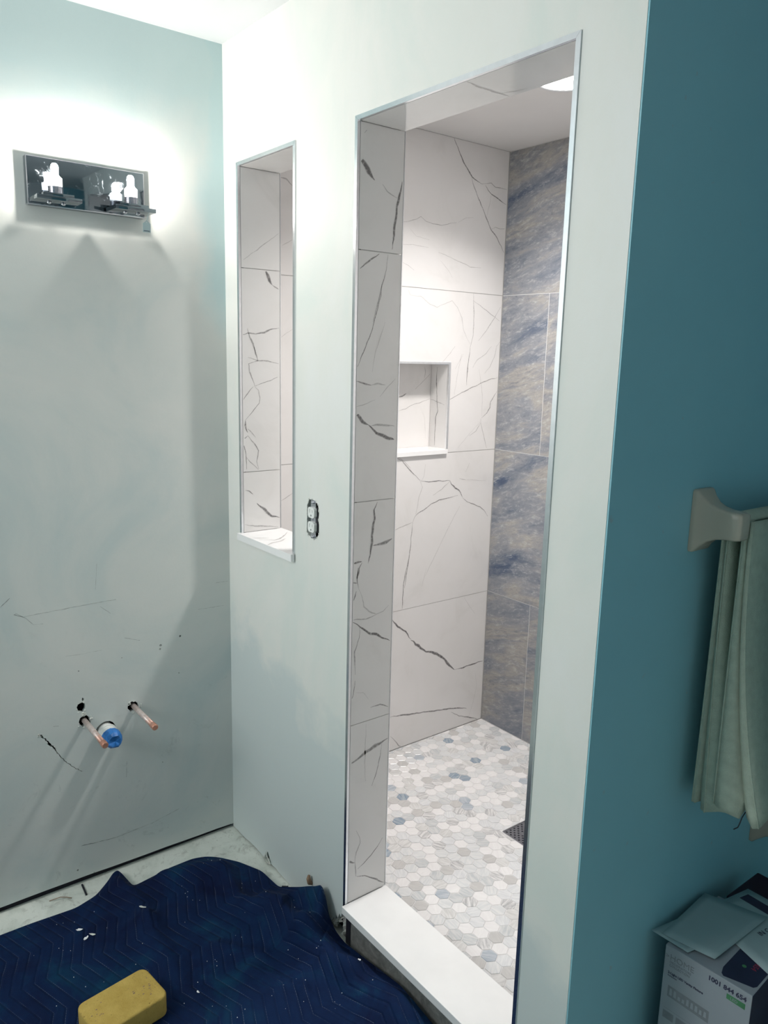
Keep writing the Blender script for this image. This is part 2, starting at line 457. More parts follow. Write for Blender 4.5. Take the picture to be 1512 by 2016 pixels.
def rectloop(a, b, c, d): return [(a, c), (b, c), (b, d), (a, d)]
VEINS={
 'L':"""3.5 0.9 0.889 2.354 0.913 2.317 0.943 2.276 0.985 2.237 1.014 2.224 1.04 2.219
2 0.6 1.04 2.219 1.085 2.228 1.107 2.217 1.145 2.219 1.174 2.215
3 0.85 1.056 2.217 1.07 2.201 1.087 2.19 1.118 2.182 1.149 2.169 1.174 2.163
3 0.75 0.985 2.237 0.991 2.215 1.013 2.179 1.045 2.138 1.073 2.094 1.096 2.065 1.128 2.039 1.152 2.012 1.172 1.985
1.5 0.4 1.087 2.19 1.081 2.154 1.07 2.113
1.8 0.45 1.096 2.067 1.117 2.076 1.143 2.073 1.178 2.078
1.6 0.5 0.671 2.043 0.701 2.05 0.733 2.061 0.75 2.071 0.774 2.058 0.804 2.053 0.85 2.053 0.888 2.064 0.919 2.071
1.5 0.25 0.927 2.071 0.966 2.092 1.002 2.098
1.5 0.25 0.702 2.026 0.732 2.003 0.792 1.998
1.8 0.3 0.672 1.97 0.726 1.974 0.789 1.971
1.8 0.38 0.836 1.959 0.886 1.95 0.935 1.937 0.968 1.932 0.993 1.922 1.051 1.924
1.6 0.35 0.674 1.911 0.7 1.903 0.726 1.889
1.5 0.22 0.848 1.932 0.889 1.902 0.91 1.876
1.8 0.3 0.702 1.821 0.713 1.804 0.762 1.802 0.806 1.778 0.839 1.769 0.871 1.782 0.912 1.797 0.939 1.775 0.965 1.738 0.975 1.695 0.992 1.668 1.013 1.643
2.2 0.6 1.019 1.829 1.021 1.802 1.026 1.752 1.027 1.68 1.014 1.629
2.8 0.8 1.014 1.629 1.009 1.584 1.004 1.539 1.004 1.49
1.8 0.5 1.021 1.803 1.081 1.775 1.164 1.736
1.8 0.5 1.166 1.788 1.136 1.746 1.094 1.694 1.056 1.656
1.8 0.45 0.936 1.633 0.904 1.599 0.875 1.573
1.5 0.25 0.98 1.606 0.941 1.549
2.6 0.6 0.912 1.433 0.958 1.453 1.004 1.47 1.043 1.484 1.075 1.496 1.123 1.51 1.169 1.518
3 0.65 1.169 1.466 1.138 1.422 1.135 1.401 1.12 1.381 1.092 1.364
2 0.5 1.088 1.361 1.089 1.343 1.109 1.292 1.13 1.237
1.8 0.5 1.089 1.343 1.063 1.312 1.031 1.295
1.5 0.25 1.067 1.55 1.079 1.504 1.091 1.446 1.092 1.37
1.8 0.45 1.127 1.638 1.1 1.611 1.053 1.585 1.031 1.556
1.8 0.45 1.171 1.656 1.156 1.639 1.146 1.598 1.124 1.56 1.097 1.534
1.4 0.3 0.972 1.606 0.954 1.527 0.942 1.454
1.4 0.25 1.085 1.346 1.023 1.296 0.973 1.251
3 0.8 0.668 1.229 0.697 1.218 0.716 1.197 0.745 1.173 0.768 1.154 0.787 1.137
1.6 0.5 0.675 1.233 0.708 1.214 0.738 1.187
3.2 0.85 0.791 1.135 0.829 1.129 0.867 1.129 0.882 1.129 0.913 1.126 0.937 1.126
5 0.8 0.937 1.126 0.946 1.111 0.975 1.091 0.996 1.074 1.007 1.054
2.8 0.7 1.009 1.052 1.039 1.031 1.073 1.019 1.108 1.006 1.13 0.991 1.154 0.961
2.8 0.7 0.984 1.063 0.941 1.058 0.886 1.054 0.848 1.043 0.811 1.024 0.781 1.012 0.767 1.002 0.757 0.983
2.6 0.75 0.757 0.983 0.753 0.936 0.747 0.861 0.735 0.792 0.726 0.728
1.8 0.5 0.939 1.124 0.899 1.097 0.854 1.075
1.6 0.45 0.787 1.135 0.8 1.111 0.783 1.073 0.779 1.044 0.77 1.01
4 0.4 0.67 0.961 0.71 0.971 0.753 0.98
2 0.25 0.995 1.02 0.954 0.961 0.91 0.893 0.866 0.82 0.823 0.754
1.5 0.3 0.811 1.197 0.805 1.151 0.791 1.135
2.2 0.6 0.988 1.13 1.021 1.122
1.5 0.2 1.025 1.123 1.135 1.11
1.5 0.3 1.038 1.188 1.019 1.153
3 0.8 0.743 0.842 0.729 0.789 0.72 0.742 0.719 0.702 0.718 0.647
1.6 0.25 0.833 0.792 0.82 0.744 0.813 0.721
6 0.98 0.67 0.616 0.695 0.584 0.738 0.553 0.767 0.513
9 0.98 0.767 0.513 0.808 0.476 0.849 0.446 0.89 0.433 0.933 0.406 0.978 0.359 1.005 0.334
4 0.9 1.005 0.334 1.048 0.332 1.101 0.334 1.174 0.336
2 0.25 1.043 0.637 1.076 0.592 1.109 0.556
4.5 0.8 0.674 0.216 0.732 0.208 0.787 0.198 0.853 0.188 0.92 0.177 0.98 0.167 1.032 0.158 1.087 0.141
3 0.8 0.998 0.148 1.043 0.12 1.089 0.101 1.126 0.088 1.159 0.072
1.5 0.25 1.127 0.29 1.14 0.231 1.122 0.159 1.098 0.094
3 0.6 0.676 0.134 0.7 0.111 0.721 0.081 0.745 0.069
4 0.5 0.189 2.115 0.208 2.114 0.22 2.106 0.231 2.099
2 0.35 0.195 1.919 0.231 1.939
2 0.3 0.188 1.641 0.232 1.667
2.5 0.4 0.189 1.116 0.235 1.138""",
 'J':"""9 0.95 -0.001 2.035 0.014 2.021 0.028 2.007 0.038 1.993 0.047 1.986
3 0.4 0.071 1.982 0.085 1.968 0.1 1.962 0.117 1.957
5.5 0.9 0.129 1.996 0.122 1.966 0.115 1.94 0.111 1.907 0.108 1.885 0.108 1.863 0.103 1.84
2.5 0.7 0.001 1.784 0.033 1.805 0.07 1.83
2 0.6 0.092 1.827 0.088 1.795 0.077 1.757 0.066 1.719 0.051 1.67
2 0.6 0.033 2.106 0.033 2.099
2 0.6 0.017 2.083 0.023 2.09
2 0.75 0.075 1.758 0.073 1.73 0.061 1.694 0.051 1.655 0.031 1.612 0.008 1.564
2 0.25 0.087 1.671 0.074 1.635 0.061 1.599 0.051 1.552
4 0.7 0.001 1.53 0.022 1.527 0.05 1.521
4 0.35 0.05 1.521 0.07 1.523 0.093 1.522
2 0.35 0.124 1.536 0.096 1.512 0.078 1.492
2 0.35 0.002 1.469 0.032 1.476 0.062 1.485
7 0.95 0.002 1.458 0.013 1.447 0.027 1.434 0.043 1.425
8 0.95 0.043 1.425 0.054 1.417 0.069 1.403 0.088 1.397 0.11 1.39 0.125 1.387
4.5 0.5 0.052 1.424 0.085 1.424 0.125 1.42
6.5 0.9 0.075 1.231 0.068 1.211 0.067 1.184 0.064 1.157 0.062 1.13 0.058 1.099 0.051 1.075
7 0.7 0.065 1.118 0.084 1.121 0.108 1.124 0.127 1.13
6 0.85 0.002 1.078 0.021 1.083 0.032 1.083
4.5 0.75 0.033 1.079 0.023 1.065 0.019 1.038
2.5 0.6 0.021 1.067 0.017 1.044 0.023 1.014
3 0.35 0.023 1.014 0.035 0.988 0.041 0.962 0.058 0.946 0.081 0.934 0.104 0.938 0.121 0.952
3 0.7 0.001 1.032 0.018 1.029
3 0.8 0.016 1.007 0.013 0.994 0.008 0.984
5 0.9 0.003 0.93 0.025 0.915 0.045 0.897 0.065 0.884 0.088 0.877 0.106 0.865 0.128 0.852
2.5 0.45 0.003 0.932 0.02 0.931 0.049 0.927 0.081 0.933
2.5 0.6 0.03 0.912 0.028 0.882 0.014 0.847 0.016 0.813 0.018 0.783
2.3 0.6 0.018 0.766 0.012 0.729 0 0.696
1.8 0.2 0.021 0.733 0.044 0.727 0.062 0.703
3 0.6 0.069 0.678 0.086 0.678 0.101 0.679 0.129 0.665
8 0.7 -0.001 0.535 0.028 0.541 0.053 0.553 0.079 0.559 0.104 0.567 0.131 0.573
2.2 0.65 0.11 0.563 0.106 0.526 0.094 0.484 0.081 0.447
2 0.25 0.056 0.634 0.055 0.577 0.054 0.519 0.058 0.468
2.2 0.5 0.03 0.332 0.041 0.309 0.044 0.289 0.031 0.266 0.027 0.237
4 0.7 -0.002 0.25 0.014 0.243 0.027 0.237
2.2 0.6 0.027 0.237 0.03 0.217 0.033 0.192
2.5 0.75 0.121 0.275 0.105 0.255 0.082 0.236 0.058 0.222 0.037 0.213
4 0.8 0.035 0.191 0.062 0.182 0.089 0.164 0.114 0.143 0.134 0.128""",
 'K':"""3 0.8 0.747 1.439 0.766 1.445 0.78 1.449 0.789 1.455
1.5 0.6 0.832 1.47 0.852 1.487 0.884 1.512 0.903 1.527
2 0.5 0.752 1.39 0.787 1.398 0.814 1.409 0.838 1.417 0.855 1.419 0.882 1.427 0.907 1.433
1.8 0.45 0.876 1.555 0.88 1.535 0.876 1.51
1.5 0.2 0.873 1.383 0.884 1.36 0.887 1.323 0.893 1.28""",
 'M':"""3 0.9 -0.065 1.556 -0.067 1.515 -0.063 1.473 -0.06 1.436 -0.058 1.411 -0.054 1.39 -0.064 1.364 -0.064 1.304 -0.064 1.257
2.5 0.5 -0.102 1.432 -0.082 1.431 -0.061 1.425 -0.017 1.415""",
 'R':"""2 0.4 0.013 1.854 0.045 1.876 0.085 1.905 0.129 1.937
7 0.85 0.082 1.831 0.092 1.817 0.098 1.802 0.108 1.789
4 0.6 0.108 1.789 0.116 1.784 0.129 1.778
4.5 0.65 0.003 1.643 0.023 1.647 0.051 1.646 0.079 1.651 0.104 1.661 0.129 1.667
3 0.6 0.023 1.661 0.03 1.637 0.042 1.617 0.05 1.585
3 0.65 0.044 1.613 0.05 1.592 0.056 1.567
3 0.5 0.024 1.577 0.056 1.569 0.091 1.567 0.128 1.561
2.8 0.55 0.056 1.567 0.026 1.559 0.029 1.535 0.039 1.514 0.045 1.494
2.2 0.6 0.045 1.493 0.082 1.504 0.124 1.521
2.2 0.6 0.041 1.492 0.029 1.481 0.004 1.45
2.4 0.6 0.047 1.49 0.059 1.481 0.063 1.46 0.061 1.442 0.036 1.417 0.014 1.392
4 0.75 0.014 1.392 0.013 1.377 0.021 1.355
2 0.5 0.021 1.366 0.048 1.34
2.4 0.6 0.021 1.346 0.005 1.334
2.4 0.65 0.021 1.346 0.039 1.325 0.058 1.299 0.051 1.266 0.057 1.241
3 0.75 0.005 1.327 0.013 1.294 0.016 1.244
2 0.55 0.014 1.281 0.026 1.267 0.057 1.241
3 0.7 0.011 1.179 0.025 1.176 0.038 1.165
7 0.85 0.05 1.136 0.071 1.119 0.084 1.104 0.105 1.09 0.131 1.083
4 0.5 0.008 1.072 0.041 1.064 0.075 1.062 0.125 1.052""",
 'S':"""4 0.6 1.01 0.003 1.008 0.02 1.002 0.043 1.003 0.077 1.002 0.104 1.005 0.129
2.2 0.35 1.002 0.104 1.032 0.115 1.061 0.12""",
 'T':"""3 0.4 0.17 -0.007 0.18 0.015 0.192 0.035
4 0.4 0.198 -0.002 0.209 0.017 0.225 0.035 0.218 0.057 0.153 0.124
6 0.2 0.268 -0.011 0.25 0.011 0.248 0.04 0.224 0.072""",
}

# ------------------------------------------------------------------ veined tile builder
FR = {  # name: (to3(u,v,w), joints grow with w behind the face)
    'L': lambda u, v, w: Vector((-w, u, v)),
    'J': lambda u, v, w: Vector((DA - w, u, v)),
    'R': lambda u, v, w: Vector((WX0 - w, u, v)),
    'S': lambda u, v, w: Vector((u, v, DZ + w)),
    'Q': lambda u, v, w: Vector((u, v, WZ1 + w)),
    'K': lambda u, v, w: Vector((-.0995 - w, u, v)),
    'M': lambda u, v, w: Vector((u, .909 + w, v)),
    'T': lambda u, v, w: Vector((u, v, WZ0 - w)),
    'B': lambda u, v, w: Vector((u, D + w, v)),
}
def parse(k):
    out = []
    for ln in VEINS.get(k, '').strip().split('\n'):
        q = [float(x) for x in ln.split()]
        if len(q) > 4: out.append((q[0] * .001, q[1], [Vector((q[i], q[i + 1])) for i in range(2, len(q), 2)]))
    return out
VN = {k: parse(k) for k in VEINS}

def ribbons(bm, lay, key, inside, mi=1):
    to3 = FR[key]; off = -.00025
    for vi, (w, s, pts) in enumerate(VN.get(key, [])):
        rnd = random.Random(vi * 31 + len(key) + ord(key[0]))
        dense = []
        for a, b in zip(pts, pts[1:]):
            m = max(1, int((b - a).length / .005))
            for k in range(m): dense.append(a.lerp(b, k / m))
        dense.append(pts[-1]); n = len(dense)
        if n < 2: continue
        ph = rnd.uniform(0, 99); rows = []
        for i, p in enumerate(dense):
            t = (dense[min(i + 1, n - 1)] - dense[max(i - 1, 0)]).normalized(); nn = Vector((-t.y, t.x))
            j = noise.noise((p.x * 45, p.y * 45, ph)) * (w * .30 + .0012) + noise.noise((p.x * 130, p.y * 130, ph)) * .0006
            e = min(i, n - 1 - i) / max(1, min(10, n / 3)); tp = .12 + .88 * min(1, e) ** .8
            hw = w * .5 * tp * (.88 + .6 * noise.noise((p.x * 28, p.y * 28, ph + 7)))
            hw = max(hw, .0004)
            rows.append((p + nn * j, nn, hw))
        prev = None
        for (p, nn, hw) in rows:
            c = [p + nn * hw * q for q in (-1.7, -.8, 0, .8, 1.7)]
            if not all(inside(q) for q in c): prev = None; continue
            vs = []
            for q, fd in zip(c, (0, .9, 1, .9, 0)):
                v = bm.verts.new(to3(q.x, q.y, off)); v[lay] = (fd, s, 0); vs.append(v)
            if prev:
                for k in range(4):
                    a, b, c2, d = prev[k], prev[k + 1], vs[k + 1], vs[k]
                    f = bm.faces.new((a, b, c2, d)); f.material_index = mi
                    f.normal_update()
                    if f.normal.dot(to3(0, 0, 0) - to3(0, 0, 1)) < 0: f.normal_flip()
            prev = vs

def tile(parent, key, a, b, c, d, holes=(), gap=.0011, thick=.008, mats=('marble', 'vein'), veins=True, name='tile'):
    bm = bmesh.new(); lay = bm.verts.layers.float_vector.new('vein')
    a2, b2, c2, d2 = a + gap, b - gap, c + gap, d - gap
    slab(bm, [rectloop(a2, b2, c2, d2)] + [rectloop(*h) for h in holes], FR[key], thick)
    if veins and key in VN:
        def inside(q):
            if not (a2 + .0005 < q.x < b2 - .0005 and c2 + .0005 < q.y < d2 - .0005): return False
            return not any(h[0] < q.x < h[1] and h[2] < q.y < h[3] for h in holes)
        ribbons(bm, lay, key, inside)
    return link(name, bm, list(mats), parent)

def simple_box(name, mat, x0, x1, y0, y1, z0, z1, parent=None, bevel=0.0):
    bm = bmesh.new(); box(bm, x0, x1, y0, y1, z0, z1, bevel=bevel)
    return link(name, bm, mat, parent)

# ------------------------------------------------------------------ left wall (x = 0): plaster, then the tiled shower part
PIPE_L, PIPE_R, DRAIN = (-.4721, .5220), (-.3255, .5288), (-.4125, .4735)
def circ(c, rx, ry, n=14, amp=.002, seed=1):
    rnd = random.Random(seed)
    return [(c[0] + math.cos(2 * math.pi * k / n) * (rx + rnd.uniform(-amp, amp)), c[1] + math.sin(2 * math.pi * k / n) * (ry + rnd.uniform(-amp, amp))) for k in range(n)]
CRK = [(-.6035, .5130, 2.0), (-.5960, .5140, 2.2), (-.5790, .4905, 1.3), (-.5728, .4780, 3.2), (-.5640, .4690, 2.0), (-.5560, .4520, 1.1),
       (-.5430, .4290, .9), (-.5290, .4080, 1.0), (-.5120, .3870, .8), (-.4990, .3770, 1.1), (-.4870, .3665, .5)]
def crack_loop():
    up, dn = [], []; rnd = random.Random(4)
    fine = []
    for a, b in zip(CRK, CRK[1:]):
        m = max(2, int(math.hypot(b[0] - a[0], b[1] - a[1]) / .0035))
        fine += [tuple(a[q] + (b[q] - a[q]) * k / m for q in range(3)) for k in range(m)]
    for y, z, w in fine + [CRK[-1]]:
        w *= .001 * rnd.uniform(.5, 1.25); jy = rnd.uniform(-.0011, .0011)
        up.append((y + w + jy, z + w * .6 + jy)); dn.append((y - w + jy, z - w * .6 + jy))
    return up + dn[::-1]
bm = bmesh.new()
bot = [(-2.4 + i * .06, .0150 + .0075 * min(1, (40 - i) * .06 / .5) + random.uniform(-.001, .001)) for i in range(41)]; bot[-1] = (0, .0135)
wl_loops = [bot + [(0, H), (-2.4, H)],
            circ(PIPE_L, .016, .017, 16, .004, 3), circ((-.4800, .5665), .011, .015, 11, .003, 5), circ((PIPE_R[0] - .004, PIPE_R[1] + .003), .019, .015, 16, .004, 8),
            circ((-.4745, .5905), .0025, .006, 6, .001, 2), circ(DRAIN, .031, .031, 22, .0015, 9), crack_loop(),
            circ((-.172, .722), .0034, .0036, 7, .001, 12), circ((-.180, .602), .002, .002, 6, .0005, 13), circ((-.516, .051), .003, .003, 6, .001, 14)]
slab(bm, wl_loops, FR['L'], .0127)
wall_left = struct(link('wall_left', bm, 'left'))
# scratches, pencil marks and stains on the plaster (flat marks on the wall)
def marks(name, lines, mat, parent, to3):
    bm = bmesh.new(); rnd = random.Random(6)
    for w, pts in lines:
        P = []
        for a, b in zip(pts, pts[1:]):
            m = max(1, int(math.hypot(b[0] - a[0], b[1] - a[1]) / .008))
            for k in range(m): P.append((a[0] + (b[0] - a[0]) * k / m, a[1] + (b[1] - a[1]) * k / m + rnd.uniform(-.0007, .0007)))
        P.append(pts[-1]); prev = None
        for i, q in enumerate(P):
            a, b = P[max(0, i - 1)], P[min(len(P) - 1, i + 1)]; d = math.hypot(b[0] - a[0], b[1] - a[1]) or 1
            hw = w * .0005 * rnd.uniform(.15, 1.0); nx, ny = -(b[1] - a[1]) / d * hw, (b[0] - a[0]) / d * hw
            row = (bm.verts.new(to3(q[0] + nx, q[1] + ny, -.0003)), bm.verts.new(to3(q[0] - nx, q[1] - ny, -.0003)))
            if prev: bm.faces.new((prev[0], prev[1], row[1], row[0]))
            prev = row
    o = link(name, bm, mat, parent); o['kind'] = 'stuff'; return o
marks('scratches', [(2.2, [(-.675, .906), (-.650, .928)]), (3.0, [(-.642, .880), (-.620, .869)]), (1.2, [(-.620, .869), (-.568, .871), (-.493, .873), (-.366, .875)]), (1.4, [(-.639, .883), (-.612, .863), (-.595, .842), (-.570, .840)]),
                    (1.2, [(-.412, .862), (-.383, .835)]), (.8, [(-.517, .733), (-.472, .729), (-.414, .729)]), (.9, [(-.416, .99), (-.423, .915)]), (1.0, [(-.049, .875), (-.008, .873)]), (.9, [(-.111, .797), (-.024, .795)]),
                    (2.6, [(-.502, .127), (-.450, .120), (-.396, .115)]), (1.4, [(-.396, .115), (-.282, .121), (-.193, .138)]), (1.0, [(-.354, .358), (-.358, .304)]), (1.2, [(-.30, .735), (-.345, .752)]), (1.1, [(-.56, .53), (-.545, .527)])], 'mark', wall_left, FR['L'])
for k, (y, z, s) in enumerate(((-.236, .706, .0038), (-.238, .694, .0032), (-.482, .680, .0020), (-.356, .692, .0016), (-.242, .318, .0018), (-.469, .023, .002))):
    bm = bmesh.new(); vs = [bm.verts.new(FR['L'](p[0], p[1], -.0003)) for p in circ((y, z), s, s, 9, s * .25, k)]; bm.faces.new(vs); link('stain_spot', bm, 'mark', wall_left)
simple_box('cavity_backing', 'void', -.075, -.065, -2.4, -.001, 0, H, wall_left)  # black panel painted as the unlit depth behind the holes
simple_box('floor_plate', 'void', -.06, -.0135, -2.4, -.001, 0.0005, .05, wall_left)  # painted near-black, so the gap under the plaster reads as shade
bm = bmesh.new()
NY0, NY1, NZ0, NZ1 = .600, .909, 1.2319, 1.5664
slab(bm, [rectloop(.0005, D + .05, .0, ZC + .05), rectloop(NY0 - .008, NY1 + .008, NZ0 - .002, NZ1 + .008)], lambda u, v, w: Vector((-.0015 - w, u, v)), .012)
link('grout_bed', bm, 'grout', wall_left)
rows = [(ZF, J[0]), (J[0], J[1]), (J[1], J[2]), (J[2], ZC)]
for i, (a, b) in enumerate(rows):
    tile(wall_left, 'L', T + .001, D - .001, a, b, holes=[(NY0 - .0005, NY1 + .0005, max(NZ0, a + .004) - .0005, NZ1 + .0005)] if i == 2 else ())
for i, (a, b) in enumerate(rows):      # the strip hidden behind the front wall
    pass
# niche lining
tile(wall_left, 'K', NY0 - .006, NY1 + .006, NZ0, NZ1 + .006)
tile(wall_left, 'M', -.0990, -.0005, NZ0, NZ1)
bm = bmesh.new(); box(bm, -.0990, -.0005, NY0 - .008, NY0, NZ0, NZ1); link('tile', bm, ['marble', 'vein'], wall_left)
bm = bmesh.new(); box(bm, -.0990, -.0005, NY0, NY1, NZ1, NZ1 + .007); link('tile', bm, ['marble', 'vein'], wall_left)
sh = simple_box('niche_shelf', 'quartz', -.0985, .0105, NY0 + .0005, NY1 + .0022, 1.2325, 1.2494, bevel=.001)
tag(sh, 'white stone ledge along the bottom of the recessed shower niche', 'shelf')

# ------------------------------------------------------------------ front wall (y = 0)
fr = lambda u, v, w: Vector((u, w, v))
rnd = random.Random(11)
bl = []
x = 0.0
while x < .575:
    z = .002 + rnd.uniform(0, .003) + (.004 if .1 < x < .3 else 0)
    bl.append((x, z)); x += .018
bl = [p for p in bl if not .205 < p[0] < .262]
bl += [(.210, .004), (.226, .012), (.236, .040), (.243, .030), (.256, .006)]
bl.sort()
bl += [(.584, .012), (.592, .030), (.600, .026), (.606, .045), (.615, .040), (.622, .058), (.630, .052), (.637, .073), (.645, .066), (.650, .088), (.6615, .090)]
OUT = [(.4592, 1.124), (.4600, 1.196), (.4655, 1.204), (.4690, 1.2125), (.4850, 1.2160), (.5020, 1.2120), (.5135, 1.2045), (.5175, 1.190), (.5160, 1.165), (.5190, 1.145), (.5180, 1.128), (.5080, 1.115), (.4950, 1.1095), (.4800, 1.1130), (.4660, 1.1165)]
outer = bl + [(DA - .006, DZ + .006), (DB + .006, DZ + .006), (DB + .006, 0.0), (X1 - .003, 0.0), (X1 - .003, H), (0, H)]
bm = bmesh.new()
slab(bm, [outer, rectloop(WX0 - .006, WX1 + .006, WZ0 - .022, WZ1 + .006), jag(OUT, .0008, .004, 6)], fr, .0127)
wall_front = struct(link('wall_front', bm, 'front'))
# shower side lining and closers
bm = bmesh.new()
slab(bm, [[(0.0005, 0), (DA - .009, 0), (DA - .009, DZ + .009), (DB + .009, DZ + .009), (DB + .009, 0), (X1 - .01, 0), (X1 - .01, H), (0.0005, H)], rectloop(WX0 - .009, WX1 + .009, WZ0 - .022, WZ1 + .009)],
     lambda u, v, w: Vector((u, T - w, v)), .012)
link('shower_side_lining', bm, 'marble', wall_front)
bm = bmesh.new()
for q in ((DA - .03, DA - .0016, 0, DZ), (DB + .0016, DB + .03, 0, DZ)): box(bm, q[0], q[1], .0128, T - .0121, q[2], q[3] + .02)
box(bm, DA - .03, DB + .03, .0128, T - .0121, DZ + .0016, DZ + .03)
for q in ((WX0 - .03, WX0 - .0016), (WX1 + .0016, WX1 + .03)): box(bm, q[0], q[1], .0128, T - .0121, WZ0 - .06, WZ1 + .02)
box(bm, WX0 - .03, WX1 + .03, .0128, T - .0121, WZ1 + .0016, WZ1 + .03)
box(bm, WX0 - .03, WX1 + .03, .0128, T - .0121, WZ0 - .06, WZ0 - .024)
link('grout_bed', bm, 'grout', wall_front)
simple_box('cavity_backing', 'void', .001, DA - .031, .030, .034, .0, .35, wall_front)  # black panel as painted shade behind the torn wall foot
yj = .0045
for a, b in ((KZ, J[0]), (J[0], J[1]), (J[1], J[2]), (J[2], DZ)):
    tile(wall_front, 'J', yj, T, a, b, thick=.0055)
    bm = bmesh.new(); box(bm, DB, DB + .0055, yj, T, a + .0011, b - .0011); link('tile', bm, 'marble', wall_front)
tile(wall_front, 'S', DA + .0003, DB - .0003, yj, T, thick=.0055)
for a, b in ((WZ0, J[1]), (J[1], J[2]), (J[2], WZ1)):
    tile(wall_front, 'R', yj, T, a, b, thick=.0055)
    bm = bmesh.new(); box(bm, WX1, WX1 + .0055, yj, T, a + .0011, b - .0011); link('tile', bm, 'marble', wall_front)
tile(wall_front, 'Q', WX0 + .0003, WX1 - .0003, yj, T, thick=.0055)

# metal edge trims around the openings (mitred at the corners)
TRIM_N = [0]
def trim(segs, mat='alu'):
    TRIM_N[0] += 1; bm = bmesh.new()
    for s in segs: s(bm)
    return struct(link('trim_%d' % TRIM_N[0], bm, mat, autos=30))
def mitre(axis, a0, a1, b0, b1, in_first, in_last):
    """bar in the wall plane y: -0.003..0.0045; axis 'z' upright between z a0..a1, x b0 (inner) to b1 (outer); inner edge shorter at mitres"""
    def f(bm):
        w = abs(b1 - b0); i0 = a0 + (w if in_first else 0); i1 = a1 - (w if in_last else 0)
        pl = [(b0, i0), (b0, i1), (b1, a1), (b1, a0)]
        vs = []
        for y in (-.003, .0042):
            vs.append([bm.verts.new((p[0], y, p[1]) if axis == 'z' else (p[1], y, p[0])) for p in pl])
        F, Bk = vs
        bm.faces.new(F); bm.faces.new(Bk[::-1])
        for k in range(4): bm.faces.new((F[k], Bk[k], Bk[(k + 1) % 4], F[(k + 1) % 4]))
        bmesh.ops.recalc_face_normals(bm, faces=bm.faces[:])
    return f
tw = .0100
trim([mitre('z', KZ - .022, DZ + tw, DA, DA - tw, False, True)])
trim([mitre('x', DA - tw + .0004, DB + tw - .0004, DZ, DZ + tw, True, True)])
trim([mitre('z', 0.002, DZ + tw, DB, DB + tw, False, True)])
trim([mitre('z', WZ0 + .0003, WZ1 + tw, WX0, WX0 - tw, False, True)])
trim([mitre('x', WX0 - tw + .0004, WX1 + tw - .0004, WZ1, WZ1 + tw, True, True)])
trim([mitre('z', WZ0 + .0003, WZ1 + tw, WX1, WX1 + tw, False, True)])
trim([lambda bm: box(bm, WX0 - .003, WX0 + .0006, T, T + .0022, WZ0 + .002, WZ1)])
trim([lambda bm: box(bm, DA - .003, DA + .0006, T, T + .0022, KZ + .0005, DZ)])
# niche frame on the shower's left wall
trim([lambda bm: box(bm, -.006, .0022, NY0 - .009, NY1 + .009, NZ1, NZ1 + .008)], 'alu2')
trim([lambda bm: box(bm, -.006, .0022, NY1 - .0002, NY1 + .009, 1.2500, NZ1 - .0002)], 'alu2')
trim([lambda bm: box(bm, -.006, .0022, NY0 - .009, NY0 + .0002, 1.2500, NZ1 - .0002)], 'alu2')

# ------------------------------------------------------------------ other walls, ceilings, floors
bm = bmesh.new(); box(bm, 0, XR, D + .0015, D + .06, 0, ZC + .05)
wall_back = struct(link('wall_back', bm, 'grout_white'))
for i, (a, b) in enumerate(rows):
    cuts = (.0008, .2343, XR) if i in (0, 2) else (.0008, .829, XR)
    for c0, c1 in zip(cuts, cuts[1:]): tile(wall_back, 'B', c0, c1, a, b, thick=.0015, mats=('blue',), veins=False, gap=.0015)
bm = bmesh.new(); box(bm, XR, X1 - .0032, T + .0002, 2.2, 0, H); box(bm, X1 - .003, X1, .001, 2.2, 0, H, mi=1)
wall_right = struct(link('wall_right', bm, ['marble', 'teal']))
struct(simple_box('wall_far', 'teal', X1 + .0005, 3.1, 2.2, 2.3, 0, H))
bm = bmesh.new(); box(bm, 3.0, 3.1, -2.5, 0.0, 0, H); box(bm, 3.0, 3.1, 0.0, 2.2, 0, H, mi=1); struct(link('wall_side', bm, ['ceil', 'teal']))
bm = bmesh.new()
box(bm, -.1, .04, -2.5, -2.4, 0, H); box(bm, .80, 3.0, -2.5, -2.4, 0, H); box(bm, .04, .80, -2.5, -2.4, 2.36, H); box(bm, .04, .80, -2.5, -2.4, 0, 1.36)  # opening made up for the fill light behind the camera
struct(link('wall_rear', bm, 'teal'))
struct(simple_box('ceiling', 'ceil', -.1, 3.1, -2.5, 2.3, H, H + .08))
ceil2 = struct(simple_box('ceiling', 'sceil', 0, XR, T + .0003, D, ZC, ZC + .04))
floor = struct(simple_box('floor', 'floor', -.1, 3.1, -2.5, 2.3, -.06, 0))
bm = bmesh.new()
DRX, DRY, DRS = .6875, .7050, .0550      # drain centre and half size
box(bm, 0.0005, XR - .0005, T + .0002, D + .0005, .0005, ZF - .0017)
floor2 = struct(link('floor', bm, 'hexgrout'))

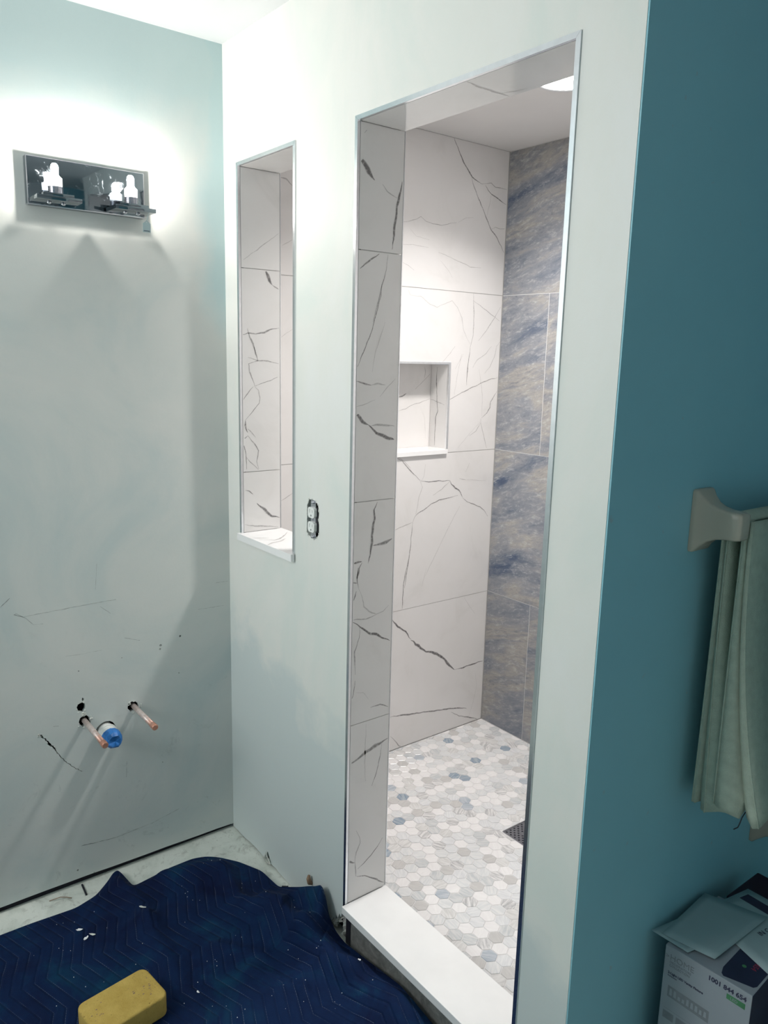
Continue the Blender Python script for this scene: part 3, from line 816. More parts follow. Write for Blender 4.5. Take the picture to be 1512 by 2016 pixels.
# hexagon mosaic on the shower floor
def clip(poly, ax, lim, keep_less):
    out = []
    for i, p in enumerate(poly):
        q = poly[(i + 1) % len(poly)]
        ip = (p[ax] <= lim) if keep_less else (p[ax] >= lim); iq = (q[ax] <= lim) if keep_less else (q[ax] >= lim)
        if ip: out.append(p)
        if ip != iq:
            t = (lim - p[ax]) / (q[ax] - p[ax]); out.append((p[0] + t * (q[0] - p[0]), p[1] + t * (q[1] - p[1])))
    return out
def area(poly): return abs(sum(p[0] * q[1] - q[0] * p[1] for p, q in zip(poly, poly[1:] + poly[:1]))) / 2
AF, PITCHH = .0388, .0411
RH = AF / math.sqrt(3)
def hexpoly(cx, cy): return [(cx + RH * math.cos(math.radians(60 * k)), cy + RH * math.sin(math.radians(60 * k))) for k in range(6)]
def hexprism(bm, poly, z0, z1, o=(0, 0)):
    n = len(poly); cx = sum(p[0] for p in poly) / n; cy = sum(p[1] for p in poly) / n
    lo = [bm.verts.new((p[0] - o[0], p[1] - o[1], z0)) for p in poly]
    mid = [bm.verts.new((p[0] - o[0], p[1] - o[1], z1 - .0005)) for p in poly]
    top = [bm.verts.new((p[0] + (cx - p[0]) * .035 - o[0], p[1] + (cy - p[1]) * .035 - o[1], z1)) for p in poly]
    for A, B in ((lo, mid), (mid, top)):
        for k in range(n): bm.faces.new((A[k], A[(k + 1) % n], B[(k + 1) % n], B[k]))
    bm.faces.new(top)
hexes = []
x0, y0 = .851, .3085
for i in range(-26, 20):
    for j in range(-16, 40):
        cx = x0 + i * PITCHH * math.sqrt(3) / 2; cy = y0 + (j + (i % 2) * .5) * PITCHH
        if not (-.03 < cx < XR + .03 and T - .02 < cy < D + .03): continue
        poly = hexpoly(cx, cy); cut = False
        for ax, lim, less in ((0, .0025, False), (0, XR - .0025, True), (1, T + .0040, False), (1, D - .0025, True)):
            if any((p[ax] > lim) if less else (p[ax] < lim) for p in poly):
                poly = clip(poly, ax, lim, less); cut = True
                if len(poly) < 3: break
        if len(poly) < 3 or area(poly) < 6e-5: continue
        m = .0025; dx0, dx1, dy0, dy1 = DRX - DRS - m, DRX + DRS + m, DRY - DRS - m, DRY + DRS + m
        if any(dx0 < p[0] < dx1 and dy0 < p[1] < dy1 for p in poly) or (dx0 < cx < dx1 and dy0 < cy < dy1):
            best = []
            for ax, lim, less in ((0, dx0, True), (0, dx1, False), (1, dy0, True), (1, dy1, False)):
                q = clip(poly, ax, lim, less)
                if len(q) >= 3 and (not best or area(q) > area(best)): best = q
            poly, cut = best, True
            if len(poly) < 3 or area(poly) < 6e-5: continue
        hexes.append((cx, cy, poly, cut))
def seen(cx, cy):
    d = Vector((cx, cy, ZF)) - CAM
    t = (0 - CAM.y) / d.y; p = CAM + d * t
    t2 = (T - CAM.y) / d.y; p2 = CAM + d * t2
    return (DA - .02 < p2.x and p.x < DB + .02 and p2.z > KZ - .015)
vis = sorted([h for h in hexes if seen(h[0], h[1])], key=lambda h: (Vector((h[0], h[1], ZF)) - CAM).length)
near = vis[:300]; ids = {id(h) for h in near}
bm = bmesh.new(); hexprism(bm, hexpoly(0, 0), -.0025, 0)
hm = bpy.data.meshes.new('hexagon_tile'); bm.to_mesh(hm); bm.free(); hm.materials.append(MAT['hex'])
for (cx, cy, poly, cut) in near:
    if cut:
        bm = bmesh.new(); hexprism(bm, poly, -.0025, 0, (cx, cy)); o = link('hexagon_tile', bm, 'hex')
    else:
        o = bpy.data.objects.new('hexagon_tile', hm); COL.objects.link(o)
    o.location = (cx, cy, ZF + random.uniform(-.0002, .0002)); o.parent = floor2
bm = bmesh.new()
for h in hexes:
    if id(h) not in ids: hexprism(bm, h[2], ZF - .0025, ZF + random.uniform(-.0002, .0002))
o = link('hexagon_mosaic', bm, 'hexf', floor2); o['kind'] = 'stuff'

# ------------------------------------------------------------------ stone sill, curb
bm = bmesh.new(); lay = bm.verts.layers.float_vector.new('vein')
slab(bm, [[(.083, -.0145), (.4005, -.0145), (.4005, -.0032), (WX1 - .0003, -.0032), (WX1 - .0003, T + .004), (WX0 + .0003, T + .004), (WX0 + .0003, -.0032), (.083, -.0032)]], FR['T'], .0205)
ribbons(bm, lay, 'T', lambda q: WX0 + .002 < q.x < WX1 - .002 and -.013 < q.y < T)
tag(link('window_sill', bm, ['quartz', 'vein']), 'white marble sill slab jutting from the narrow tiled wall slot', 'sill')
t = thing('shower_curb', 'raised white stone curb across the foot of the shower opening', 'curb', ((DA + DB) / 2, T / 2, 0))
bm = bmesh.new(); box(bm, DA + .0008, DB - .0008, -.0145, T + .0035, KZ - .0225, KZ - .0002, bevel=.0014)
link('threshold_slab', bm, 'quartz', t)
bm = bmesh.new(); box(bm, DA + .0008, DB - .0008, .0005, T + .0002, 0.0002, KZ - .0228)
cb = link('cement_board', bm, 'cement', t); cb['label'] = 'raw grey cement board front'
simple_box('membrane_strip', 'cavity', DA + .004, DA + .024, -.0012, .0004, .006, KZ - .024, cb)

# ------------------------------------------------------------------ drain grate
t = thing('floor_drain', 'square perforated steel drain grate set in the hexagon mosaic', 'drain', (DRX, DRY, ZF))
bm = bmesh.new()
o_, i_ = DRS, DRS - .004
for q in ((-o_, o_, -o_, -i_), (-o_, o_, i_, o_), (-o_, -i_, -i_, i_), (i_, o_, -i_, i_)):
    box(bm, DRX + q[0], DRX + q[1], DRY + q[2], DRY + q[3], ZF - .0016, ZF + .0006)
link('frame', bm, 'steel', t)
loops = [rectloop(DRX - .0505, DRX + .0505, DRY - .0505, DRY + .0505)]
for i in range(11):
    for j in range(11):
        if (i + j) % 2 == 0 and not (i in (4, 5, 6) and j in (4, 5, 6) and (i, j) != (5, 5)):
            c = (DRX - .0445 + i * .0089, DRY - .0445 + j * .0089)
            loops.append([(c[0] + .0036 * math.cos(a), c[1] + .0036 * math.sin(a)) for a in [k * math.pi / 4 for k in range(8)]])
bm = bmesh.new(); slab(bm, loops, lambda u, v, w: Vector((u, v, ZF - .0002 - w)), .0008); link('grate', bm, 'steel', t)
simple_box('drain_backing', 'void', DRX - .0508, DRX + .0508, DRY - .0508, DRY + .0508, ZF - .00165, ZF - .0012, t)  # flat black sheet painting the shade below the grate

# ------------------------------------------------------------------ recessed shower light
LX, LY, LR = .640, .725, .078
t = thing('recessed_light', 'round glowing recessed light in the shower ceiling', 'light', (LX, LY, ZC))
bm = bmesh.new()
n = 40; prof = [(LR, 0.0), (LR + .002, -.003), (LR + .012, -.0035), (LR + .015, 0.0)]
rings = [[bm.verts.new((LX + r * math.cos(2 * math.pi * k / n), LY + r * math.sin(2 * math.pi * k / n), ZC - .0002 + z)) for k in range(n)] for r, z in prof]
for A, B in zip(rings, rings[1:]):
    for k in range(n): bm.faces.new((A[k], B[k], B[(k + 1) % n], A[(k + 1) % n]))
bmesh.ops.recalc_face_normals(bm, faces=bm.faces[:])
link('trim_ring', bm, 'ceil', t, smooth=True)
bm = bmesh.new(); tube(bm, [(LX, LY, ZC - .0004), (LX, LY, ZC - .002)], LR - .001, 40); link('lens', bm, 'lens', t)
lamp = bpy.data.lights.new('recessed_lamp', 'AREA'); lamp.shape = 'DISK'; lamp.size = LR * 2 - .01; lamp.energy = SHOWER_W
lamp.spread = math.radians(130); lamp.color = (1.0, .955, .915)
lo = bpy.data.objects.new('recessed_lamp', lamp); COL.objects.link(lo); lo.location = (LX, LY, ZC - .006); lo.parent = t; lo.matrix_parent_inverse = t.matrix_world.inverted()

# ------------------------------------------------------------------ vanity light on the left wall
VY, VZ = -.3986, 1.9995
t = thing('vanity_light', 'chrome two bulb vanity light with smudged mirror backplate', 'light', (0, VY, VZ))
bm = bmesh.new(); box(bm, .0005, .0245, VY - .150, VY + .150, 1.9415, 2.0575, bevel=.0022)
for f in bm.faces:
    if f.calc_area() < .0011 and abs(f.normal.x) < .99: f.material_index = 1  # brighter metal on the bevels paints the rim's bright glint
link('backplate', bm, ['chrome', 'steel'], t, autos=40)
def holder(cy):
    bm = bmesh.new()
    box(bm, .0325, .106, cy - .0535, cy + .0535, 1.9455, 1.9555, bevel=.0008)
    box(bm, .048, .098, cy - .0370, cy + .0370, 1.9555, 1.9635, bevel=.0008)
    h = link('lamp_holder', bm, 'chrome', t, autos=40)
    bm = bmesh.new(); box(bm, .0245, .0330, cy - .009, cy + .009, 1.9462, 1.9548, bevel=.0006); link('arm', bm, 'chrome', h)
    bm = bmesh.new(); prof = [(1.9636, .0175)]
    for k in range(5): prof += [(1.9650 + k * .0036, .0160), (1.9666 + k * .0036, .0178)]
    prof += [(1.9826, .0160)]
    tube(bm, [(.072, cy, z) for z, r in prof], [r for z, r in prof], 24); link('socket', bm, 'steel', h, autos=60)
    for dy in (-.017, .017):
        bm = bmesh.new(); tube(bm, [(.072, cy + dy, 1.9454), (.072, cy + dy, 1.9425), (.072, cy + dy, 1.9400)], [.0058, .0058, .0030], 10)
        link('screw', bm, 'steel', h)
    bm = bmesh.new()
    pr = [(1.9828, .0160), (2.0020, .0166), (2.0060, .0120), (2.0100, .0088)]
    tube(bm, [(.072, cy, z) for z, r in pr], [r for z, r in pr], 20); bb = link('bulb', bm, 'bulbb', t)
    bm = bmesh.new(); pr = [(2.0101, .0088), (2.0280, .0088), (2.0325, .0076), (2.0360, .0050), (2.0370, .0015)]
    tube(bm, [(.072, cy, z) for z, r in pr], [r for z, r in pr], 20); link('lit_capsule', bm, 'bulb', bb)
holder(-.4935); holder(-.3035)
bm = bmesh.new()
lp = [(-.2855, 1.8955), (-.2645, 1.8955), (-.2640, 1.9175), (-.2745, 1.9262), (-.2850, 1.9175)]
hole = [(-.2745 + .0018 * math.cos(a), 1.9215 + .0018 * math.sin(a)) for a in [k * math.pi / 3 for k in range(6)]]
slab(bm, [lp, hole], lambda u, v, w: Vector((.1000 - w, u, v)), .0006)
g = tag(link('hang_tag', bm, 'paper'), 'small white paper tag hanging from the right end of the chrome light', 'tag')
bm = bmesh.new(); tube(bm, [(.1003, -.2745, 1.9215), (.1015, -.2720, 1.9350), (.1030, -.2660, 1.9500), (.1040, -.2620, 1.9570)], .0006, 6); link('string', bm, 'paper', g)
bm = bmesh.new(); box(bm, .1001, .1004, -.2830, -.2670, 1.8985, 1.9000); link('printed_line', bm, 'ink', g)

# ------------------------------------------------------------------ plumbing stubs
def pipe(c, ln, label):
    t = thing('copper_pipe', label, 'pipe', (0, c[0], c[1]), None)
    bm = bmesh.new(); tube(bm, [(-.05, 0, 0), (ln - .020, 0, 0)], .0080, 20); o = link('tube', bm, 'copper'); o.parent = t
    bm = bmesh.new(); tube(bm, [(ln - .022, 0, 0), (ln - .021, 0, 0), (ln - .003, 0, 0), (ln, 0, 0)], [.0086, .0093, .0093, .0076], 20); o = link('cap', bm, 'copper'); o.parent = t
    bm = bmesh.new(); rnd = random.Random(ln)
    for k in range(9):
        a = rnd.uniform(0, 6.28); r = .016 + rnd.uniform(0, .006); s = rnd.uniform(.0015, .004)
        vs = bmesh.ops.create_icosphere(bm, subdivisions=1, radius=s)['verts']
        for v in vs: v.co = Vector((v.co.x * .6 + .0008, v.co.y + math.cos(a) * r, v.co.z + math.sin(a) * r)) + Vector([rnd.uniform(-.0006, .0006) for _ in range(3)])
    o = link('torn_plaster', bm, 'gypsum'); o.parent = t; o['kind'] = 'stuff'
pipe(PIPE_L, .181, 'copper water stub left of the blue taped drain, under a second ragged hole')
pipe(PIPE_R, .170, 'copper water stub right of the blue taped drain')
t = thing('drain_pipe', 'white plastic drain stub with its end wrapped in blue tape', 'pipe', (0, DRAIN[0], DRAIN[1]))
bm = bmesh.new()
pr = [(-.04, .0235), (.012, .0235), (.0125, .0275), (.020, .0275), (.0205, .0245), (.050, .0245)]
tube(bm, [(x, 0, 0) for x, r in pr], [r for x, r in pr], 28); o = link('tube', bm, 'pvc', autos=40); o.parent = t
bm = bmesh.new(); rnd = random.Random(3); n = 14; rings = []
for x, r in ((.034, .0250), (.042, .0262), (.060, .0262), (.072, .0240), (.078, .0165)):
    rings.append([bm.verts.new((x + rnd.uniform(-.0035, .0035) - (.010 * math.cos(2 * math.pi * k / n) if x < .04 else 0) , math.sin(2 * math.pi * k / n) * (r + rnd.uniform(-.0003, .0018)), -math.cos(2 * math.pi * k / n) * (r + rnd.uniform(-.0003, .0018)))) for k in range(n)])
for A, B in zip(rings, rings[1:]):
    for k in range(n): bm.faces.new((A[k], A[(k + 1) % n], B[(k + 1) % n], B[k]))
c = bm.verts.new((.074, .002, -.003))
for k in range(n): bm.faces.new((rings[-1][k], rings[-1][(k + 1) % n], c))
bmesh.ops.recalc_face_normals(bm, faces=bm.faces[:])
o = link('tape_wrap', bm, 'tape'); o.parent = t

# torn bits round the upper hole and the crack in the left wall
bm = bmesh.new(); rnd = random.Random(21)
def bit(bm, y, z, s):
    vs = bmesh.ops.create_icosphere(bm, subdivisions=1, radius=s)['verts']
    for v in vs: v.co = Vector((v.co.x * .5 + .0006, v.co.y + y, v.co.z + z)) + Vector([rnd.uniform(-.3, .3) * s for _ in range(3)])
for k in range(16):
    a = rnd.uniform(0, 6.28); bit(bm, -.480 + math.cos(a) * .0135, .5665 + math.sin(a) * .0175, rnd.uniform(.001, .003))
for k in range(8): bit(bm, -.474 + rnd.uniform(-.006, .006), .546 + rnd.uniform(-.006, .004), rnd.uniform(.002, .004))
for y, z, w in CRK:
    for k in range(2): bit(bm, y + rnd.uniform(-.004, .004), z + rnd.uniform(-.006, .0), rnd.uniform(.0006, .0016))
for k in range(6): bit(bm, -.6035 + rnd.uniform(-.006, .006), .514 + rnd.uniform(-.004, .004), rnd.uniform(.001, .003))
o = link('torn_plaster', bm, 'gypsum', wall_left); o['kind'] = 'stuff'

# ------------------------------------------------------------------ electrical outlet without its cover plate
EX, EZ = .4920, 1.1622
t = thing('electrical_outlet', 'white duplex electrical outlet without cover plate in a ragged wall hole', 'outlet', (EX, 0, EZ))
bm = bmesh.new()
bx0, bx1, bz0, bz1 = .4610, .5190, 1.1105, 1.2145
box(bm, bx0, bx1, .050, .051, bz0, bz1); box(bm, bx0 - .001, bx0, .0128, .051, bz0, bz1); box(bm, bx1, bx1 + .001, .0128, .051, bz0, bz1)
box(bm, bx0, bx1, .0128, .051, bz0 - .001, bz0); box(bm, bx0, bx1, .0128, .051, bz1, bz1 + .001)
link('metal_box', bm, 'cavity', t)  # box coloured near-black to carry the shade inside the wall hole
bm = bmesh.new()
slab(bm, [[(EX - .010, EZ - .052), (EX + .010, EZ - .052), (EX + .012, EZ - .044), (EX + .0120, EZ - .038), (EX + .0120, EZ + .038), (EX + .012, EZ + .044), (EX + .010, EZ + .052), (EX - .010, EZ + .052), (EX - .012, EZ + .044), (EX - .0120, EZ + .038), (EX - .0120, EZ - .038), (EX - .012, EZ - .044)],
          circ((EX, EZ + .046), .0026, .0026, 8, 0), circ((EX, EZ - .046), .0026, .0026, 8, 0)], lambda u, v, w: Vector((u, -.0012 + w, v)), .0015)
link('mounting_strap', bm, 'steel', t)
bm = bmesh.new(); box(bm, EX - .0160, EX + .0160, .0005, .028, EZ - .034, EZ + .034, bevel=.002); link('body', bm, 'dplastic', t)  # body coloured dark too, as part of the hole's painted shade
for s in (1, -1):
    cz = EZ + s * .0193
    lp = []
    for k in range(28):
        a = 2 * math.pi * k / 28; x = .0172 * math.cos(a); z = .0172 * math.sin(a)
        lp.append((EX + max(-.0155, min(.0155, x * 1.02)), cz + max(-.0142, min(.0142, z))))
    seenp = []
    for q in lp:
        if not seenp or (abs(q[0] - seenp[-1][0]) + abs(q[1] - seenp[-1][1])) > 1e-5: seenp.append(q)
    ground = [(EX + .0026 * math.cos(a), cz - .0078 + .0026 * math.sin(a)) for a in [k * math.pi / 5 for k in range(10)]]
    bm = bmesh.new()
    slab(bm, [seenp, rectloop(EX - .0075, EX - .0055, cz - .0008, cz + .0088), rectloop(EX + .0055, EX + .0072, cz + .0002, cz + .0078), ground], lambda u, v, w: Vector((u, -.0085 + w, v)), .0088)
    r = link('receptacle', bm, 'plastic', t)
    simple_box('slot', 'slot', EX - .010, EX + .010, -.0040, -.0030, cz - .011, cz + .010, r)
bm = bmesh.new(); tube(bm, [(EX, -.0012, EZ), (EX, -.0035, EZ)], [.0030, .0024], 10); link('screw', bm, 'steel', t)
for s in (1, -1):
    bm = bmesh.new(); tube(bm, [(EX + .001, -.0012, EZ + s * .046), (EX + .001, -.006, EZ + s * .046), (EX + .001, -.0072, EZ + s * .046)], [.0040, .0042, .0022], 12); link('screw', bm, 'steel', t)
bm = bmesh.new(); rnd = random.Random(8)
for k in range(26):
    q = OUT[rnd.randrange(len(OUT))]; s = rnd.uniform(.0008, .0024)
    vs = bmesh.ops.create_icosphere(bm, subdivisions=1, radius=s)['verts']
    for v in vs: v.co = Vector((v.co.x + q[0] + rnd.uniform(-.003, .003) * .4, v.co.y * .5 - .0004, v.co.z + q[1] + rnd.uniform(-.004, .004))) + Vector([rnd.uniform(-.3, .3) * s for _ in range(3)])
o = link('torn_plaster', bm, 'gypsum', wall_front); o['kind'] = 'stuff'

# torn bottom of the front wall
bm = bmesh.new(); rnd = random.Random(31)
for p0, p1, p2 in (((.212, .004), (.236, .042), (.222, .012)), ((.238, .040), (.262, .008), (.246, .004)), ((.226, .004), (.244, .020), (.254, .003))):
    a = [bm.verts.new((p[0], -.003 - rnd.uniform(0, .010), p[1])) for p in (p0, p1, p2)]; b = [bm.verts.new((v.co.x + .001, v.co.y + .0012, v.co.z)) for v in a]
    bm.faces.new(a); bm.faces.new(b[::-1])
    for k in range(3): bm.faces.new((a[k], b[k], b[(k + 1) % 3], a[(k + 1) % 3]))
link('torn_paper', bm, 'gypsum', wall_front)
bm = bmesh.new()
for k in range(46):
    x = rnd.uniform(.585, .662); z = rnd.uniform(.012, .02 + (x - .58) * 1.0); s = rnd.uniform(.002, .0055)
    vs = bmesh.ops.create_icosphere(bm, subdivisions=1, radius=s)['verts']
    for v in vs: v.co = Vector((v.co.x + x, v.co.y * .6 + rnd.uniform(.002, .014), v.co.z + z)) + Vector([rnd.uniform(-.4, .4) * s for _ in range(3)])
o = link('broken_plaster', bm, 'gypsum', wall_front); o['kind'] = 'stuff'
bm = bmesh.new(); tube(bm, [(.4925, .030, .078), (.4935, .004, .080), (.4945, -.008, .086), (.4948, -.011, .100), (.4946, -.0095, .110)], [.0062, .0064, .0066, .0064, .0040], 12)
tag(link('pipe_stub', bm, 'wood', smooth=True), 'short brown stub poking from the foot of the front wall beside the blanket', 'stub')

# ------------------------------------------------------------------ quilted blanket
BD = [(.100, -1.05, .014), (.1057, -.756, .015), (.107, -.678, .015), (.116, -.5575, .015), (.0985, -.495, .017), (.062, -.450, .020), (.030, -.420, .021), (.024, -.407, .022), (.050, -.402, .022), (.127, -.394, .020),
      (.118, -.335, .020), (.108, -.2795, .020), (.107, -.195, .020), (.123, -.158, .021), (.149, -.128, .021), (.207, -.087, .021), (.288, -.0507, .021), (.345, -.047, .020), (.385, -.046, .022),
      (.430, -.034, .044), (.474, -.028, .068), (.520, -.026, .098), (.552, -.024, .116), (.580, -.022, .138), (.598, -.020, .112), (.612, -.018, .060), (.640, -.0165, .030), (.690, -.0165, .022), (.783, -.0165, .038), (.860, -.0165, .052), (.930, -.0165, .064), (.985, -.0165, .058), (1.053, -.0175, .050), (1.25, -.0185, .045)]
def resample(pts, n):
    P = [Vector(p) for p in pts]; d = [0]
    for a, b in zip(P, P[1:]): d.append(d[-1] + (b - a).length)
    out = []; j = 0
    for i in range(n):
        s = d[-1] * i / (n - 1)
        while j < len(P) - 2 and d[j + 1] < s: j += 1
        out.append(P[j].lerp(P[j + 1], (s - d[j]) / max(1e-9, d[j + 1] - d[j])))
    return out
def smoothp(P, it, keep):
    for _ in range(it):
        P = [P[0]] + [(P[i - 1] + P[i] * 2 + P[i + 1]) / 4 for i in range(1, len(P) - 1)] + [P[-1]]
    return P
NS, NT = 300, 170
bd = smoothp(resample(BD, NS), 3, ())
RIDGE = [(.10, -.41, .30, -.42, .018, .030), (.30, -.42, .72, -.46, .020, .034), (.15, -.30, .20, -.16, .020, .05), (.22, -.15, .40, -.17, .018, .024), (.40, -.17, .47, -.15, .014, .024),
         (.44, -.115, .62, -.105, .052, .040), (.62, -.105, .80, -.085, .040, .040), (.80, -.085, 1.0, -.07, .022, .045), (.50, -.30, .60, -.22, .010, .02), (.62, -.27, .76, -.20, .010, .018), (.70, -.16, .78, -.20, .008, .014), (.20, -.60, .42, -.56, .006, .04), (.80, -.20, .95, -.14, .008, .02)]
def segd(p, a):
    ax, ay, bx, by = a[:4]; dx, dy = bx - ax, by - ay
    t = max(0, min(1, ((p.x - ax) * dx + (p.y - ay) * dy) / (dx * dx + dy * dy)))
    return math.hypot(p.x - ax - t * dx, p.y - ay - t * dy)
bm = bmesh.new(); uvl = bm.loops.layers.uv.new('UVMap'); grid = []
ca, sa = math.cos(math.radians(-1)), math.sin(math.radians(-1))
for i, b in enumerate(bd):
    f = i / (NS - 1); F = Vector((.42 + 1.10 * f, -1.22 + .85 * f, 0)); row = []
    for k in range(NT):
        t = (k / (NT - 1)) ** 1.5; p = Vector((b.x, b.y, 0)).lerp(F, t); d = (p - Vector((b.x, b.y, 0))).length
        z = .0225 + (b.z - .0225) * math.exp(-(d / (.055 if b.z > .05 and b.x < .63 else .12)) ** 2)
        on = min(1, d / .03)
        for r in RIDGE: z += r[4] * on * math.exp(-(segd(p, r) / r[5]) ** 2)
        z += on * (.0045 * noise.noise((p.x * 9, p.y * 9, 1)) + .0022 * noise.noise((p.x * 26, p.y * 26, 4)))
        flat = math.exp(-(math.hypot(p.x - .583, p.y + .586) / .17) ** 6); z = z * (1 - flat) + .021 * flat
        row.append(bm.verts.new((p.x, p.y, max(.0125, z))))
    grid.append(row)
for i in range(NS - 1):
    for k in range(NT - 1):
        f = bm.faces.new((grid[i][k], grid[i][k + 1], grid[i + 1][k + 1], grid[i + 1][k])); f.smooth = True
        for lp in f.loops: c = lp.vert.co; lp[uvl].uv = (c.x * ca + c.y * sa + 3, -c.x * sa + c.y * ca + 3 + c.z * .5)
bmesh.ops.recalc_face_normals(bm, faces=bm.faces[:])
bl = link('moving_blanket', bm, 'blanket')
if bl.data.polygons[1000].normal.z < 0: bl.data.flip_normals()
md = bl.modifiers.new('thickness', 'SOLIDIFY'); md.thickness = .010; md.offset = -1
tag(bl, 'rumpled navy quilted moving blanket with zigzag stitching on the floor', 'blanket')

def surf(x, y):
    """blanket height under a point"""
    best = min((v for v in bl.data.vertices), key=lambda v: (v.co.x - x) ** 2 + (v.co.y - y) ** 2); return best.co.z
def scrap(name, x, y, s, asp, ang, label, seed, mat='chip'):
    rnd = random.Random(seed); z = surf(x, y); bm = bmesh.new(); n = 9; up = []
    ca_, sa_ = math.cos(ang), math.sin(ang)
    for k in range(n):
        a = 2 * math.pi * k / n; r = s * rnd.uniform(.65, 1.1); px, py = r * math.cos(a), r * asp * math.sin(a)
        up.append((x + px * ca_ - py * sa_, y + px * sa_ + py * ca_, z + .0012 + rnd.uniform(0, .0015) + .15 * abs(px)))
    tv = [bm.verts.new(p) for p in up]; bv = [bm.verts.new((p[0], p[1], p[2] - .0008)) for p in up]
    bm.faces.new(tv); bm.faces.new(bv[::-1])
    for k in range(n): bm.faces.new((tv[k], bv[k], bv[(k + 1) % n], tv[(k + 1) % n]))
    bmesh.ops.recalc_face_normals(bm, faces=bm.faces[:])
    tag(link(name, bm, mat), label, 'scrap', 'plaster scraps on the blanket')
scrap('plaster_scrap', .229, -.5806, .0105, .42, .9, 'bright white plaster scrap on the blanket, farthest left of the scraps', 1)
scrap('plaster_scrap', .2695, -.577, .0085, .55, 2.2, 'small forked white plaster scrap on the blanket, between two other scraps', 2)
scrap('plaster_scrap', .262, -.556, .0105, .35, .7, 'thin dull plaster sliver on the blanket next to the forked white scrap', 3, 'gypsum')
scrap('plaster_scrap', .2723, -.4191, .0125, .30, .8, 'curled pale plaster flake on the blanket near its pointed back corner', 4, 'gypsum')
scrap('plaster_scrap', .803, -.0513, .0045, .8, .2, 'tiny white plaster crumb on the blanket beside the shower curb', 5)
scrap('plaster_scrap', .617, -.411, .0055, .5, .2, 'small white plaster crumb on the blanket right of the yellow sponge', 6)
bm = bmesh.new(); rnd = random.Random(41)
for k in range(90):
    x, y = rnd.uniform(.13, .95), rnd.uniform(-.75, -.04)
    if not (.15 < x < 1.0) or math.hypot(x - .583, y + .586) < .13 or y < -.9 + x * .2: continue
    z = surf(x, y); s = rnd.uniform(.0005, .0013)
    vs = bmesh.ops.create_icosphere(bm, subdivisions=1, radius=s)['verts']
    for v in vs: v.co += Vector((x, y, z + .0008))
o = tag(link('plaster_crumbs', bm, 'chip'), 'fine white plaster crumbs strewn over the navy blanket', 'crumbs'); o['kind'] = 'stuff'

# ------------------------------------------------------------------ sponge
bm = bmesh.new()
box(bm, -.0885, .0885, -.0605, .0605, 0, .056)
bmesh.ops.bevel(bm, geom=[e for e in bm.edges if abs(e.verts[0].co.z - e.verts[1].co.z) > .01], offset=.020, segments=5, profile=.5, affect='EDGES')
bmesh.ops.bevel(bm, geom=[e for e in bm.edges if abs(e.verts[0].co.z - e.verts[1].co.z) < .001 and len(e.link_faces) == 2 and abs(e.link_faces[0].normal.z - e.link_faces[1].normal.z) > .5], offset=.0055, segments=3, profile=.5, affect='EDGES')
top = [f for f in bm.faces if f.normal.z > .9 and f.calc_area() > .005]
r = bmesh.ops.subdivide_edges(bm, edges=[], cuts=1)
for f in bm.faces: f.smooth = True
sp = link('grout_sponge', bm, 'sponge', autos=60)
sp.location = (.583, -.586, .0215); sp.rotation_euler = (0, 0, math.radians(97.7))
tag(sp, 'used yellow block sponge with rounded corners lying on the navy blanket', 'sponge')
bm = bmesh.new(); rnd = random.Random(77)
for k in range(46):
    if k < 30: u, v = rnd.gauss(.058, .018), rnd.gauss(-.005, .016)
    else: u, v = rnd.gauss(-.065, .014), rnd.gauss(.0, .025)
    if abs(u) > .083 or abs(v) > .052: continue
    s = rnd.uniform(.0007, .0020)
    vs = bmesh.ops.create_icosphere(bm, subdivisions=1, radius=s)['verts']
    for q in vs: q.co = Vector((q.co.x * 1.6 + u, q.co.y + v, q.co.z * .35 + .0561))
o = link('torn_pits', bm, 'wood'); o.parent = sp; o['kind'] = 'stuff'

# ------------------------------------------------------------------ scraps on the bare floor
bm = bmesh.new(); box(bm, -.0275, .0275, -.0025, .0025, 0, .004, bevel=.0008)
o = link('black_stick', bm, 'black'); o.location = (.033, -.5098, .0003); o.rotation_euler = (0, 0, math.radians(-4)); tag(o, 'short black stick lying on the bare floor against the left wall', 'stick')
bm = bmesh.new(); tube(bm, [(.0237, -.607, .002), (.030, -.592, .006), (.034, -.578, .008), (.040, -.563, .005), (.048, -.550, .0016)], .0012, 8)
tag(link('thin_sliver', bm, 'wood'), 'thin curved sliver lying on the bare floor between wall and blanket', 'sliver')
bm = bmesh.new(); box(bm, -.010, .010, -.0018, .0018, 0, .004, bevel=.0006)
o = link('black_scrap', bm, 'black'); o.location = (.372, -.0170, .0003); o.rotation_euler = (0, 0, .9); tag(o, 'tiny black scrap on the floor strip behind the blanket, near the front wall', 'scrap')
bm = bmesh.new(); rnd = random.Random(5)
for k in range(60):
    x = rnd.uniform(.015, .10); y = rnd.uniform(-.74, -.02)
    if k > 36: x, y = rnd.uniform(.01, .05), rnd.uniform(-.06, -.006)
    s = rnd.uniform(.0006, .0022)
    vs = bmesh.ops.create_icosphere(bm, subdivisions=1, radius=s)['verts']
    for v in vs: v.co = Vector((v.co.x + x, v.co.y + y, v.co.z * .6 + s * .6))
o = tag(link('floor_grit', bm, 'gypsum'), 'loose plaster grit on the bare floor strip along the left wall', 'grit'); o['kind'] = 'stuff'

